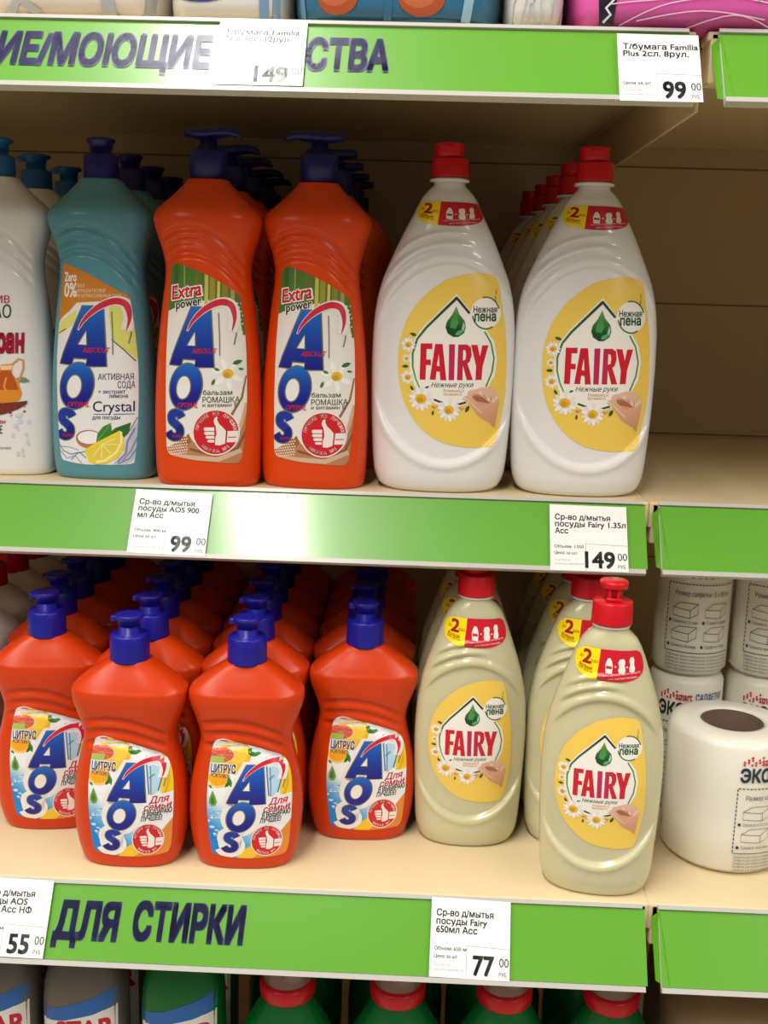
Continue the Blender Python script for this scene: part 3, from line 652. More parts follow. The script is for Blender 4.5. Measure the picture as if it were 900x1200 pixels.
price_tag(fTOP, -.1340, .0018, 56, 52, [('Т/бумага Familia', 640), ('Trio 3сл. 12рул.', 570)], [('', 0), ('Цена за шт.', 228)], ('149', '00', 280), 'glare-washed white price tag reading 149 over the violet lettering on the top rail')
price_tag(fTOP, .1180, .0060, 51, 53, [('Т/бумага Familia', 690), ('Plus 2сл. 8рул.', 600)], [('', 0), ('Цена за шт.', 260)], ('99', '00', 200), 'white price tag reading 99.00 hanging past the right end of the top rail')

# ------------------------------------------------------------------ bottle moulds
def arc_relief(z0, pitch, n, amp, drop, xm, wmax):
    def f(x, z):
        t = (z0 - drop * (x - xm) ** 2 - .10 * (x - xm) - z) / pitch
        if t < 0 or t > n: return 0
        k = t - math.floor(t); env = smooth_step(0, .25, t) * smooth_step(n, n - .5, t) * smooth_step(wmax, wmax * .72, abs(x))
        saw = -smooth_step(0, .28, k) + smooth_step(.28, 1, k)
        return amp * saw * env
    return f
tall = Mould([(0, 35.5), (.4, 37), (2, 38.8), (6, 40), (16, 40.9), (43, 41.5), (70, 40.8), (96, 39.2), (122, 36.6), (142, 34.3), (155, 32.6), (164, 32.2), (174, 33.7), (186, 37.4), (194, 39.8), (200, 41.0), (203, 40.4), (206, 38.7), (211, 33.4), (217, 26.4), (222, 21.4), (226, 17.4), (229, 15.2)],
             [(0, 23), (.4, 24.5), (2, 26), (6, 27.3), (16, 28), (60, 28), (122, 26.5), (160, 23.5), (176, 23.8), (192, 26.6), (200, 27.4), (205, 26.4), (211, 23.3), (217, 19.8), (223, 16.6), (229, 14.4)], 2.6,
             arc_relief(196, 9, 3, 3.0, .016, -7, 35))
squat = Mould([(0, 32.5), (.4, 34), (2, 35.6), (7, 37.6), (18, 40.4), (31, 42.2), (42, 42.7), (54, 42.3), (66, 40.8), (78, 38.4), (90, 35.5), (99, 34.1), (108, 35.7), (118, 39.2), (127, 42.2), (132, 42.9), (135, 42.6), (137.5, 40.9), (141, 37.2), (146, 31.2), (151, 24.4), (155, 18.2), (157, 15.4)],
              [(0, 19), (.4, 20.5), (2, 22), (7, 23.2), (18, 24), (60, 24), (96, 20.8), (115, 21.6), (131, 23.0), (134.5, 22.8), (137, 21.7), (141, 20.0), (147, 17.2), (154, 13.9), (157, 12.8)], 2.8,
              arc_relief(119, 9, 3, 2.2, .008, -4, 35))
def panel_relief(xc, zc, a, b, amp, ridge):
    def f(x, z):
        q = ((x - xc) / a) ** 2 + ((z - zc) / b) ** 2; e = math.sqrt(q); v = -amp * (1 + .5 * smooth_step(zc, zc - b * .7, z)) * smooth_step(1.02, .98, e) + amp * .5 * math.exp(-((e - 1.06) / .04) ** 2)
        if z > zc:
            up = smooth_step(zc, zc + b * .5, z) * smooth_step(xc + a * .35, xc - a * .2, x)
            v += ridge * up * (math.exp(-((e - 1.19) / .03) ** 2) - .9 * math.exp(-((e - 1.125) / .024) ** 2) + .8 * math.exp(-((e - 1.30) / .028) ** 2) - .5 * math.exp(-((e - 1.245) / .02) ** 2))
        return v
    return f
big = Mould([(0, 38), (.4, 40.5), (2, 44), (5, 47.5), (15, 51.3), (29, 52.8), (42, 53.6), (69, 54.8), (95, 55.2), (121, 54.7), (134, 53.7), (147, 51.8), (160, 48.5), (172, 43.8), (185, 38.2), (198, 32.2), (210, 26), (222, 19.8), (227, 15.5), (231, 11.9), (233, 11.8)],
            [(0, 22), (.4, 24.5), (2, 27), (5, 29), (15, 31), (60, 32), (110, 31), (150, 27.5), (185, 22.5), (210, 18.5), (222, 15.6), (228, 13), (233, 11.8)], 2.25, panel_relief(3, 99, 58, 74, 2.7, 2.8))
medium = Mould([(0, 31), (.4, 33), (2, 35.5), (6, 38), (15, 40.6), (39, 42.2), (64, 43.2), (88, 43.7), (112, 42.8), (123, 41.4), (135, 39), (147, 35.8), (158, 32.2), (170, 28.0), (181, 23.8), (190, 19.2), (194, 15.4), (197.5, 11.9), (199.5, 11.8)],
               [(0, 18), (.4, 20), (2, 22), (6, 23.6), (15, 24.8), (80, 25), (120, 23.2), (150, 19.8), (175, 16.4), (190, 14), (199.5, 11.8)], 2.25, panel_relief(-1, 87, 47, 61, 2.2, 2.2))
square = Mould([(0, 24), (1, 28), (4, 31), (20, 32.5), (150, 32.5), (196, 32.2), (214, 31.0), (226, 28), (236, 22), (242, 16), (246, 14)], [(0, 18), (4, 24), (20, 25.5), (150, 25.5), (205, 25), (224, 21.5), (236, 17.5), (246, 13.5)], 2.9)

print_tall = [(.6425, -.0022, -42.94 - .6425 * 170 + .0022 * 300), (.0197, -.6346, 171.6 - .0197 * 170 + .6346 * 300)]
AFF = dict(
    balm=print_tall,
    soda=[(.660, -.0150, -71.75 + .015 * 280), (.0202, -.6507, 181.99 + .6507 * 280)],
    cocoa=[(.668, -.0238, 9.52 + .0238 * 280), (.0205, -.6571, 182.47 + .6571 * 280)],
    citrus=[(.6335, -.0114, -34.84 - .6335 * 90 + .0114 * 840), (.0283, -.6764, 117.84 - .0283 * 90 + .6764 * 840)],
    drop=[(.638, .0259, -34.52 - .638 * 470 - .0259 * 300), (.0195, -.6338, 177.24 - .0195 * 470 + .6338 * 300)])
k, kz = .78, .76; (a, b, c), (d, e, f) = AFF['drop']
AFF['drop_medium'] = [(a * k, b * k, (c - 7) * k - 1), (d * kz, e * kz, (f - 102) * kz + 88.5)]
AFF['st_big'] = [(.092, 0, -480 * .092 + .8), (0, -.0725, 135 * .0725 + 209)]
AFF['st_medium'] = [(.088, 0, -480 * .088 - .3), (0, -.094, 135 * .094 + 174)]
PXU = 4.2   # facet size on labels, design units

def pump_cap(root, m, z):
    bm = bmesh.new()
    lathe(bm, [(0, z), (14.2e-3, z), (14.2e-3, z + .0195), (13.4e-3, z + .0205), (9e-3, z + .0208), (8.4e-3, z + .0245), (6.6e-3, z + .025), (6.2e-3, z + .031), (0, z + .031)], 24)
    c = bm_obj('pump_collar', bm, m, root, True)
    bm = bmesh.new(); prof = []
    # spoon-shaped pump lever: tapered bar with a drooping nose and a rounded thumb pad
    sec = [(-.0262, .0012, .0018, .0310), (-.0235, .0034, .0030, .0330), (-.017, .0046, .0036, .0345), (-.009, .0066, .0042, .0342), (0, .0078, .0046, .0332), (.008, .0070, .0042, .0335), (.0145, .0058, .0036, .0342), (.0185, .0030, .0030, .0340)]
    rings = []
    for x, hw, hh, zc in sec:
        rings.append([bm.verts.new((x, hw * math.cos(2 * math.pi * i / 14), z + zc + hh * math.sin(2 * math.pi * i / 14))) for i in range(14)])
    for a_, b_ in zip(rings, rings[1:]):
        for i in range(14): bm.faces.new((a_[i], a_[(i + 1) % 14], b_[(i + 1) % 14], b_[i]))
    bm.faces.new(rings[0]); bm.faces.new(rings[-1])
    lv = bm_obj('pump_lever', bm, m, c, True); return lv

def push_cap(root, m, z, skirt_r, skirt_h, stem_r, disc_r, top_h, nub=True, tilt=0):
    bm = bmesh.new(); r = skirt_r
    lathe(bm, [(0, z), (r, z), (r, z + .001), (r * .985, z + skirt_h * .5), (r * .97, z + skirt_h - .0012), (r * .92, z + skirt_h), (stem_r, z + skirt_h + .0004), (stem_r, z + skirt_h + top_h * .45), (0, z + skirt_h + top_h * .45)], 32)
    c = bm_obj('cap', bm, m, root, True)
    bm = bmesh.new(); z1 = z + skirt_h + top_h * .40; z2 = z + skirt_h + top_h
    lathe(bm, [(0, z1), (stem_r * 1.02, z1), (stem_r * 1.06, z2 - .004), (disc_r, z2 - .0025), (disc_r, z2 - .0008), (disc_r * .9, z2), (disc_r * .5, z2 - .0006), (0, z2 - .0006)], 30)
    if nub: box(bm, -disc_r * 1.28, -disc_r * .7, -.003, .003, z2 - .006, z2 - .0015, .001)
    if tilt: bmesh.ops.rotate(bm, verts=bm.verts[:], cent=(0, 0, z1), matrix=Matrix.Rotation(tilt, 3, 'X'))
    bm_obj('spout_lid', bm, m, c, True); return c

def flip_cap(root, m, z, r, skirt_h, lid_r, lid_h, dx=0, open_=False):
    bm = bmesh.new()
    lathe(bm, [(0, z), (r, z), (r * 1.0, z + .0012), (r * .97, z + skirt_h - .001), (r * .93, z + skirt_h), (0, z + skirt_h)], 32)
    c = bm_obj('cap', bm, m, root, True); bm = bmesh.new(); z1 = z + skirt_h - .0004
    if open_:
        lathe(bm, [(0, z1), (.0062, z1), (.0060, z1 + .007), (.0068, z1 + .009), (0, z1 + .0095)], 20)
        lathe(bm, [(0, z1 + .009), (.0098, z1 + .0095), (.0101, z1 + .0135), (.0094, z1 + .0148), (0, z1 + .0150)], 30)
        box(bm, -.0042, -.0018, -.0085, -.0055, z1 - .002, z1 + .011, .0005); box(bm, .0018, .0042, -.0085, -.0055, z1 - .002, z1 + .011, .0005); box(bm, -.0055, .0055, -.0090, -.0060, z1 + .001, z1 + .0035, .0005)
    else:
        lathe(bm, [(0, z1), (lid_r * .97, z1), (lid_r * .93, z1 + lid_h * .45), (lid_r * .98, z1 + lid_h * .8), (lid_r, z1 + lid_h - .0012), (lid_r * .93, z1 + lid_h), (0, z1 + lid_h - .0006)], 30, cx=dx)
        box(bm, dx - .004, dx + .004, -lid_r * 1.03, -lid_r * .8, z1 + lid_h * .55, z1 + lid_h * .8, .0004)
    bm_obj('lid', bm, m, c, True); return c

def neck(root, m, z, r):
    bm = bmesh.new(); lathe(bm, [(0, z), (r * .86, z), (r, z + .0006), (r, z + .0022), (r * .86, z + .003), (0, z + .003)], 32); bm_obj('neck_ring', bm, m, root, True)

def bottle(mould_mesh, mould, m, arts):
    r = empty('dish_soap_bottle'); body = link('body', mould_mesh, None, r)
    if not mould_mesh.materials: mould_mesh.materials.append(m)
    for name, art, aff, cell in arts: art.build(name, M['ink'], r, lay_on(mould, aff), cell)
    return r
ART = dict(balm=art_balm(), soda=art_soda(), cocoa=art_cocoa(), citrus=art_citrus(), drop=art_drop(), sticker=art_sticker())
def place(r, loc, label, group, rz=0): r.location = loc; r.rotation_euler = (0, 0, rz); tag(r, label, 'bottle', group); return r
ORD = ['front', 'second', 'third', 'fourth', 'fifth', 'sixth', 'seventh', 'eighth']
def jit(s): return random.uniform(-s, s)

# --- middle shelf
b = bottle(tall.mesh('tall_body'), tall, M['white'], [('label', ART['cocoa'], AFF['cocoa'], PXU)]); push_cap(b, M['sky'], .229, .0135, .016, .0085, .0125, .013)
place(b, (-.3300, .0488, 0), 'white tall soap bottle with a honey jug picture, cut by the left edge', 'white bottles with light blue caps')
for i, (x, y) in enumerate(((-.335, .150), (-.337, .245), (-.337, .34))): dup(b, (x, y, 0), 0, 'white tall bottle with light blue cap, %s from the front behind the honey jug bottle' % ORD[i + 1], 'white bottles with light blue caps')
b = bottle(tall.mesh('tall_body'), tall, M['teal'], [('label', ART['soda'], AFF['soda'], PXU)]); push_cap(b, M['violet'], .229, .0135, .018, .0085, .0108, .012, nub=False)
place(b, (-.2475, .043, 0), 'teal tall soap bottle with lemon label, front of its row', 'teal bottles')
for i, (x, y) in enumerate(((-.251, .142), (-.2535, .232), (-.256, .325), (-.257, .39))): dup(b, (x, y, 0), jit(.1), 'teal tall bottle with violet cap, %s from the front behind the lemon label bottle' % ORD[i + 1], 'teal bottles')
b = bottle(tall.mesh('tall_body'), tall, M['orange'], [('label', ART['balm'], AFF['balm'], PXU)]); lever = pump_cap(b, M['darkblue'], .229); lever.rotation_euler.z = R(168)
place(b, (-.1617, .0262, 0), 'tall orange soap bottle with chamomile label and pump, next to the teal bottle', 'tall orange bottles with pump caps')
for i, y in enumerate((.124, .212, .305, .388)): dup(b, (-.1625 - i * .0015, y, 0), 0, 'tall orange pump bottle, %s in the row beside the teal bottles' % ORD[i + 1], 'tall orange bottles with pump caps')
lever.rotation_euler.z = R(8)
dup(b, (-.0795, .0335, 0), R(-2), 'tall orange soap bottle with chamomile label and pump, next to the large white bottle', 'tall orange bottles with pump caps')
for i, y in enumerate((.132, .222, .312, .39)): dup(b, (-.0755 + i * .0008, y, 0), R(-4), 'tall orange pump bottle, %s in the row beside the large white bottles' % ORD[i + 1], 'tall orange bottles with pump caps')
lever.rotation_euler.z = R(168)
b = bottle(big.mesh('big_body', step=1.0, nt=184), big, M['white'], [('label', ART['drop'], AFF['drop'], 2.8), ('sticker', ART['sticker'], AFF['st_big'], 9)])
flip_cap(b, M['red'], .2358, .0141, .0138, .0116, .0115, dx=-.0012); neck(b, M['white'], .2325, .0150)
place(b, (.0188, .0368, 0), 'large white soap bottle with yellow label, standing next to the orange bottles', 'large white bottles with red caps')
for i, (x, y) in enumerate(((.1276, .0390), (.1265, .142), (.1245, .237), (.1225, .318), (.1165, .392))):
    dup(b, (x, y, 0), 0, 'large white bottle with yellow label, %s of the row at the shelf end' % ORD[i], 'large white bottles with red caps')

# --- lower shelf
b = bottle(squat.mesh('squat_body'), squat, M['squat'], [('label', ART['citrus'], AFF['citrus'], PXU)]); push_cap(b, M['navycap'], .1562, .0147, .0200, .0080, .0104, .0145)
names = ['leftmost orange row', 'second orange row from the left', 'third orange row from the left', 'row beside the pale yellow bottles']
cols = [[(-.2842, -.005), (-.2930, .052), (-.2945, .105), (-.2945, .157), (-.2945, .209), (-.2945, .261)],
        [(-.2052, -.0568), (-.2035, -.002), (-.2070, .053), (-.2085, .105), (-.2085, .157), (-.2085, .209), (-.2085, .261)],
        [(-.1190, -.0522), (-.1205, .002), (-.1215, .056), (-.1225, .108), (-.1225, .160), (-.1225, .212), (-.1225, .264)],
        [(-.0345, -.0008), (-.0368, .053), (-.0366, .104), (-.0366, .156), (-.0364, .208), (-.0364, .26)]]
RZ = [R(6), 0, R(3), R(2)]
first = True
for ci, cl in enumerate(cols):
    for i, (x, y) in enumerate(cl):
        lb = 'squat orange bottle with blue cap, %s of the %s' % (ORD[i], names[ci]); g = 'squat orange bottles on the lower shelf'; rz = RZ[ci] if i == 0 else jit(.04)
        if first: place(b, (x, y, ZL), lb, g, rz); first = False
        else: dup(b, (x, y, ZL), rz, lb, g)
b = bottle(squat.mesh('squat_body'), squat, M['white'], []); push_cap(b, M['red'], .1562, .0147, .0200, .0080, .0104, .0145)
for i, (x, y) in enumerate(((-.3815, .02), (-.3815, .075), (-.3815, .130), (-.3815, .185), (-.3815, .240))):
    lb = 'white squat bottle with red cap at the far left, %s from the front' % ORD[i]
    if i == 0: place(b, (x, y, ZL), lb, 'white squat bottles with red caps')
    else: dup(b, (x, y, ZL), 0, lb, 'white squat bottles with red caps')
mm = medium.mesh('medium_body', step=1.0, nt=160)
def medium_bottle(open_):
    r = bottle(mm, medium, M['pearl'], [('label', ART['drop'], AFF['drop_medium'], PXU), ('sticker', ART['sticker'], AFF['st_medium'], 9)])
    flip_cap(r, M['red'], .2012, .0145, .0162, .0106, .0115, dx=-.001, open_=open_); neck(r, M['white'], .1985, .0134); return r
G = 'pale yellow bottles with red caps'
b = medium_bottle(True); place(b, (.1435, -.0680, ZL), 'pale yellow soap bottle with raised red lid, standing foremost at the shelf edge', G, R(-7))
b = medium_bottle(False); place(b, (.0505, -.0040, ZL), 'pale yellow soap bottle next to the orange bottles, front of its row', G, R(1))
for i, (x, y) in enumerate(((.0502, .050), (.0500, .102))): dup(b, (x, y, ZL), 0, 'pale yellow soap bottle, %s from the front next to the orange bottles' % ORD[i + 1], G)
for i, (x, y) in enumerate(((.1385, .003), (.1380, .055), (.1378, .107), (.1376, .159))): dup(b, (x, y, ZL), 0, 'pale yellow soap bottle, %s in line behind the foremost one' % ['first', 'second', 'third', 'fourth'][i], G)

# --- paper rolls
def roll(r, h, seed):
    root = empty('napkin_roll'); bm = bmesh.new(); n = 72; rc = .0237 * min(1, r / .048); rnd = random.Random(seed)
    prof = [(rc, .004), (r - .003, .002), (r, .006), (r * 1.0, h * .3), (r * .997, h * .6), (r, h - .007), (r - .0025, h - .0022), (r - .008, h - .0004), (rc + .004, h), (rc + .0006, h - .0008), (rc, h - .003), (rc, .004)]
    rings = []
    for q, z in prof:
        rings.append([bm.verts.new((q * (1 + .006 * math.sin(3 * a + seed) * (q > r * .9)) * math.cos(a), q * (1 + .006 * math.sin(3 * a + seed) * (q > r * .9)) * math.sin(a), z)) for a in [2 * math.pi * i / n for i in range(n)]])
    for a, b_ in zip(rings, rings[1:]):
        for i in range(n): bm.faces.new((a[i], a[(i + 1) % n], b_[(i + 1) % n], b_[i]))
    for v in bm.verts: v.co.z = max(v.co.z, 0)
    bm_obj('wrapped_roll', bm, M['wrap'], root, True)
    bm = bmesh.new(); lathe(bm, [(rc - .0003, .002), (rc - .0003, h - .0015), (rc - .0017, h - .0015), (rc - .0017, .002), (rc - .0003, .002)], 48); bm_obj('card_core', bm, M['core'], root, True)
    return root
def roll_print(root, r, h, ang0, mirror=False, width=62):
    A = Art(); K = (46, 50, 66); G = (84, 84, 92)
    for i in range(14): A.poly([(x := 2 + 1.7 * (i % 9) + (i * 7 % 3), 12 - 1.6 * (i * 5 % 4)), (x + 1.4, 12 - 1.6 * (i * 5 % 4)), (x + 1.4, 13.4 - 1.6 * (i * 5 % 4)), (x, 13.4 - 1.6 * (i * 5 % 4))], (206, 40, 50), 0)
    A.text('smart', 15, 13, 5, (206, 40, 50), 0, w=13, bold=.02); A.text('САЛФЕТКИ', 31, 13, 4.2, (44, 110, 160), 0, w=26, bold=.02)
    A.text('ЭКОНОМ', 1, 24, 8.2, K, 0, w=46, bold=.03)
    def dash(x0, y0, x1, y1):
        L = math.hypot(x1 - x0, y1 - y0); k = int(L / 2.6)
        for i in range(k):
            t0, t1 = (i + .15) / k, (i + .8) / k
            A.stroke([(x0 + (x1 - x0) * t0, y0 + (y1 - y0) * t0), (x0 + (x1 - x0) * t1, y0 + (y1 - y0) * t1)], .7, K, 0)
    dash(0, 28.5, 58, 28.5); dash(0, 28.5, 0, 72); A.stroke([(0, 72), (58, 72)], .5, K, 0)
    A.text('Размер салфетки 12 x 20 см', 6, 36, 2.9, G, 0, w=46, bold=.006)
    for cx, cy in ((5, 42), (31, 42), (5, 57), (31, 57)):
        A.stroke([(cx, cy + 2), (cx + 6, cy - 1.5), (cx + 20, cy - 1.5), (cx + 20, cy + 5), (cx + 14, cy + 8), (cx, cy + 7)], .4, G, 0, closed=True); A.stroke([(cx, cy + 2), (cx + 14, cy + 3), (cx + 20, cy - 1.5)], .4, G, 0); A.stroke([(cx + 14, cy + 3), (cx + 14, cy + 8)], .4, G, 0)
    for s, cx, cy in (('1 Сложите в 2-3 слоя', 3, 53.5), ('2 Сложите вдвое', 30, 53.5), ('3 Сложите пополам', 3, 69), ('4 Салфетка готова', 30, 69)): A.ell(cx, cy - 1, 1.1, 1.1, K, 0, n=10); A.text(s[2:], cx + 2.4, cy, 2, G, 0, w=20, bold=.004)
    for i in range(5): A.text('Салфетки для уборки универсальные состав вискоза полиэстер', 1, 75 + 2.2 * i, 1.4, G, 0, w=57, bold=0)
    k = width / 58
    def place(u, v, lay):
        a = ang0 + u * k * .001 / r; rr = r * 1.006 + .0007
        return Vector((rr * math.cos(a), rr * math.sin(a), h - v * .001 * 1.2 * (h / .108) - .002))
    A.build('print', M['wrapprint'], root, place, 3)
rh = .108
r0 = roll(.048, rh, 1); roll_print(r0, .048, rh, R(-97)); r0.location = (.2545, -.0058, ZL); tag(r0, 'white napkin roll with open brown core, foremost on the right shelf', 'napkin roll', 'napkin rolls')
rs, hs = .0308, .120
q = roll(rs, hs, 2); roll_print(q, rs, hs, R(-90 - 55), width=58); q.location = (.2385, .080, ZL); tag(q, 'lower napkin roll of the stack partly hidden behind the front roll', 'napkin roll', 'napkin rolls')
dup(q, (.2385, .080, ZL + hs), R(3), 'upper napkin roll directly below the green rail corner, behind the front roll', 'napkin rolls')
dup(q, (.3040, .080, ZL), R(6), 'lower napkin roll of the stack at the right edge, showing blue lettering', 'napkin rolls'); dup(q, (.3040, .080, ZL + hs), R(2), 'upper napkin roll of the stack at the right edge', 'napkin rolls')


# --- paper packs on the upper shelf
def pack(name, x0, x1, y0, y1, z0, h, art, label, bulge=.012, skew=0):
    """soft film pack: rounded box whose front carries printed art in millimetres"""
    root = empty(name, ((x0 + x1) / 2, (y0 + y1) / 2, z0)); w, d = (x1 - x0) / 2, (y1 - y0) / 2; bm = bmesh.new(); n, mrows = 56, 26; rnd = random.Random(int(x0 * 1e4)); ph = rnd.uniform(0, 6)
    def pt(a, t):
        c, s = math.cos(a), math.sin(a); e = 2 / 5.; tt = 2 * t - 1
        sc = (1 - abs(tt) ** 6) ** (1 / 6.) if abs(tt) < 1 else 0
        sc = .80 + .20 * sc
        wob = 1 + .010 * math.sin(7 * a + 9 * t + ph)
        return Vector((w * sc * wob * math.copysign(abs(c) ** e, c), d * sc * wob * math.copysign(abs(s) ** e, s), t * h))
    rings = [[bm.verts.new(pt(2 * math.pi * (i + .5) / n, j / mrows)) for i in range(n)] for j in range(mrows + 1)]
    for a, b_ in zip(rings, rings[1:]):
        for i in range(n): bm.faces.new((a[i], a[(i + 1) % n], b_[(i + 1) % n], b_[i]))
    bm.faces.new(rings[0]); bm.faces.new(rings[-1]); bm_obj('film_wrap', bm, art[1], root, True)
    if art[0]:
        def place(u, v, lay):
            x = max(-w * .93, min(w * .93, u * .001)); t = max(.0, min(.95, v * .001 / h)); tt = 2 * t - 1; sc = .80 + .20 * (max(0, 1 - abs(tt) ** 6)) ** (1 / 6.)
            xn = min(.97, abs(x) / (w * sc)); a = -math.acos(min(1, xn ** 2.5)) if x >= 0 else -math.pi + math.acos(min(1, xn ** 2.5))
            wob = 1 + .010 * math.sin(7 * a + 9 * t + ph)
            return Vector((x, -d * sc * wob * (1 - xn ** 5) ** .2 - .0006 - lay * .0001, t * h))
        art[0].build('print', M['pack'], root, place, 3)
    return tag(root, label, 'paper pack', 'wrapped paper packs on the upper shelf')
def fm(name, c, **k): return mat(name, c, .3, .5, noise=.08, scale=25, bump=.35, **k)
ZT = TOP[1] + .0008; YP = TOP[0] + .004
A = Art()
for p, w in (([(30, 0), (28, 20), (38, 50)], 9), ([(52, 0), (56, 25), (50, 60)], 5), ([(-38, 0), (-30, 12), (-18, 4), (-24, 0)], 6), ([(-40, 14), (-10, 30)], 4)): A.stroke(p, w, (178, 178, 176), 0)
pack('paper_pack', -.300, -.176, YP, .12, ZT, .16, (A, fm('ivory_film', (228, 218, 206))), 'ivory paper pack with grey leaf marks at the left of the upper shelf')
A = Art(); A.ell(-16, 26, 26, 14, (44, 66, 150), 0); A.stroke([(26, 0), (26, 60)], 6, (120, 160, 200), 0); A.stroke([(33, 0), (34, 60)], 4, (140, 176, 210), 0); A.stroke([(40, 0), (42, 60)], 1.5, (206, 210, 214), 0)
pack('paper_pack', -.1745, -.0930, YP, .12, ZT, .16, (A, fm('white_film', (228, 226, 222))), 'white paper pack with light blue stripes between the ivory and teal packs')
A = Art()
for cx, w in ((-38, 13), (16, 15)): A.ell(cx, 17, w, 11, (176, 84, 48), 0); A.ell(cx - 2, 18, w * .7, 7, (196, 104, 66), .5)
A.stroke([(-60, 3), (-20, 2), (30, 4), (60, 2)], 1.5, (40, 92, 124), 0); A.stroke([(-6, 0), (-4, 40)], 5, (52, 106, 140), 0); A.stroke([(44, 0), (50, 40)], 6, (150, 190, 210), 0); A.stroke([(-62, 0), (-66, 40)], 6, (110, 156, 186), 0)
pack('paper_pack', -.0915, .0475, YP, .12, ZT, .16, (A, fm('teal_film', (52, 112, 146))), 'teal blue paper pack with two brown oval shapes in the middle of the upper shelf')
A = Art()
for x in range(-16, 18, 5): A.stroke([(x, 0), (x + 3 * math.sin(x), 16), (x + 6, 30), (x + 2, 50)], .7, (186, 194, 204), 0); A.leaf(x, 14 + (x % 3) * 4, 7, 60, (214, 218, 222), 0)
pack('paper_pack', .0490, .0880, YP, .12, ZT, .16, (A, fm('white_floral_film', (226, 224, 220))), 'narrow white paper pack with faint floral lines next to the pink pack')
A = Art(); A.poly([(-62, 0), (-54, 0), (-52, 40), (-66, 40)], (30, 30, 48), 0); A.stroke([(-60, 4), (-56, 8), (-59, 12), (-55, 16), (-58, 22)], 1.6, (230, 230, 234), .5)
for p in ([(-50, 2), (-20, 14), (20, 18), (60, 12)], [(-40, 4), (0, 10), (40, 6)], [(-56, 14), (-10, 18), (30, 30)], [(10, 34), (40, 20), (60, 4)], [(-10, 0), (20, 8), (44, 2)]): A.stroke(curve(p), .7, (244, 206, 232), .4)
A.leaf(34, 16, 10, 50, (150, 170, 80), .5); A.ell(56, 16, 8, 9, (240, 220, 210), .5)
pack('paper_pack', .0900, .2500, YP - .012, .12, ZT, .16, (A, fm('pink_film', (226, 96, 178))), 'pink paper pack with white curved lines, overhanging the right end of the rail')
pack('paper_pack', .2520, .4000, YP - .006, .12, ZT, .16, (None, fm('pink_film_plain', (226, 96, 178))), 'second pink paper pack at the right end of the upper shelf')

# --- bottles below the lowest rail
sqm = square.mesh('square_body', nt=80)
def star_bottle(m, name):
    r = empty('cleaner_bottle'); me = sqm.copy(); me.materials.append(m); link('body', me, None, r)
    A = Art(); A.frame(0, 0, 1)
    A.poly([(-29, 40), (29, 40), (29, 203), (-29, 190)], (226, 222, 214), 0); A.poly([(-30, 189), (-10, 192), (12, 198), (29, 205), (29, 219), (10, 211), (-12, 203), (-30, 199)], (34, 96, 170), .5)
    A.frame(0, 0, 1, -1); A.text('STAR', -16, -174, 16, (190, 24, 44), 1, w=43, bold=.03, shear=.1, rot=-6)
    A.f = [([(p[0], p[1]) for p in pts], c, l) for pts, c, l in A.f]
    A.build('label', M['ink'], r, lay_on(square, [(1, 0, 0), (0, 1, 0)]), 4)
    bm = bmesh.new(); lathe(bm, [(0, .245), (.0125, .245), (.0125, .263), (.011, .265), (0, .265)], 24); bm_obj('cap', bm, M['darkblue'], r, True)
    return r
ZB = -.600
g = star_bottle(M['grey'], 'g'); g.location = (-.3150, -.052, ZB); tag(g, 'dark grey cleaner bottle cut by the bottom left corner', 'bottle', 'bottles under the lowest rail')
dup(g, (-.2455, -.052, ZB), 0, 'dark grey cleaner bottle between the corner bottle and the green one', 'bottles under the lowest rail')
for x, w in ((-.3150, 'corner one'), (-.2455, 'second one')): dup(g, (x, .010, ZB), 0, 'dark grey cleaner bottle standing right behind the %s' % w, 'bottles under the lowest rail')
g = star_bottle(M['green'], 'g'); g.location = (-.1680, -.052, ZB); dup(g, (-.1680, .010, ZB), 0, 'green cleaner bottle right behind the labelled green bottle', 'bottles under the lowest rail'); tag(g, 'green cleaner bottle with blue and white label beside the grey ones', 'bottle', 'bottles under the lowest rail')
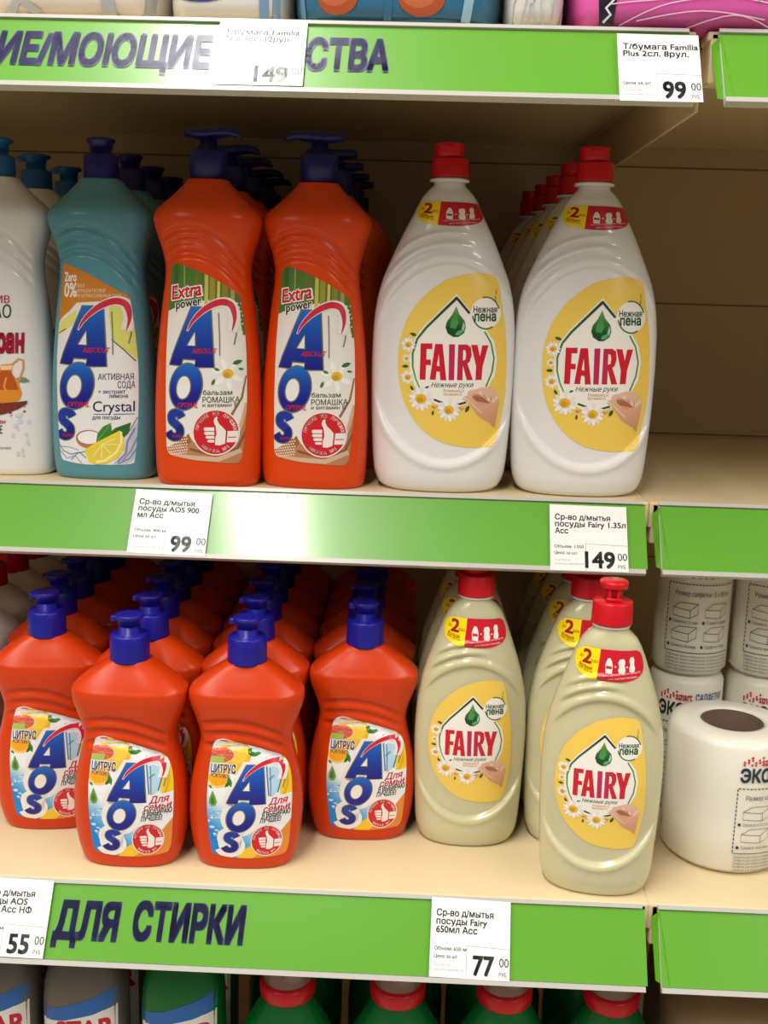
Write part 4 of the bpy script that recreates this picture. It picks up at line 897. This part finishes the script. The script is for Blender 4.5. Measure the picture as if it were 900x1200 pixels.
def gel_bottle():
    r = empty('gel_bottle'); bm = bmesh.new()
    lathe(bm, [(0, 0), (.032, 0), (.037, .003), (.039, .012), (.040, .10), (.0405, .150), (.040, .162), (.0375, .172), (.033, .182), (.0285, .190), (.024, .199), (.0195, .206), (.0195, .209), (0, .209)], 56, sy=.8)
    for v in bm.verts:
        a = math.atan2(v.co.y, v.co.x)
        if .12 < v.co.z < .204: v.co.x *= 1 + .012 * math.sin(22 * a); v.co.y *= 1 + .012 * math.sin(22 * a)
    bm_obj('body', bm, M['green'], r, True)
    bm = bmesh.new(); lathe(bm, [(0, .2085), (.0205, .2085), (.0215, .210), (.0220, .219), (.0205, .2215), (.0150, .222), (0, .222)], 36); c = bm_obj('cap', bm, M['red'], r, True)
    bm = bmesh.new(); lathe(bm, [(0, .222), (.006, .222), (.0045, .234), (.003, .240), (0, .241)], 18, cx=.004); bm_obj('nozzle', bm, M['beige'], c, True)
    bm = bmesh.new(); lathe(bm, [(.019, .2222), (.0188, .236), (.0165, .246), (.010, .250), (0, .251)], 36); bm_obj('clear_cover', bm, M['clear'], c, True)
    return r
g = gel_bottle(); GX = (-.0860, .0005, .0845, .1685); gl = ['nearest to the labelled green bottle', 'second from the labelled green bottle', 'below the 77.00 price tag', 'below the right end of the lowest rail']
for i, x in enumerate(GX):
    lb = 'green gel bottle with red collar, ' + gl[i]
    if i == 0: g.location = (x, -.052, ZB); tag(g, lb, 'bottle', 'green gel bottles')
    else: dup(g, (x, -.052 + .002 * i, ZB), .08 * i, lb, 'green gel bottles')
for i, x in enumerate(GX): dup(g, (x - .002, .030, ZB), .1, 'green gel bottle behind the one ' + gl[i], 'green gel bottles')
A = Art()
for i in range(10): A.leaf(-50 + 11 * i, 196 - (i * 17 % 30), 24, 40 + i * 60, (60, 54, 40), 0)
p = pack('brown_pack', .2130, .3400, -.095, .06, ZB, .222, (A, mat('brown_film', (158, 132, 100), .5, .4, noise=.3, scale=20, bump=.3)), 'brown paper pack with dark leaf shapes at the bottom right corner')
p['group'] = 'packs under the lowest rail'
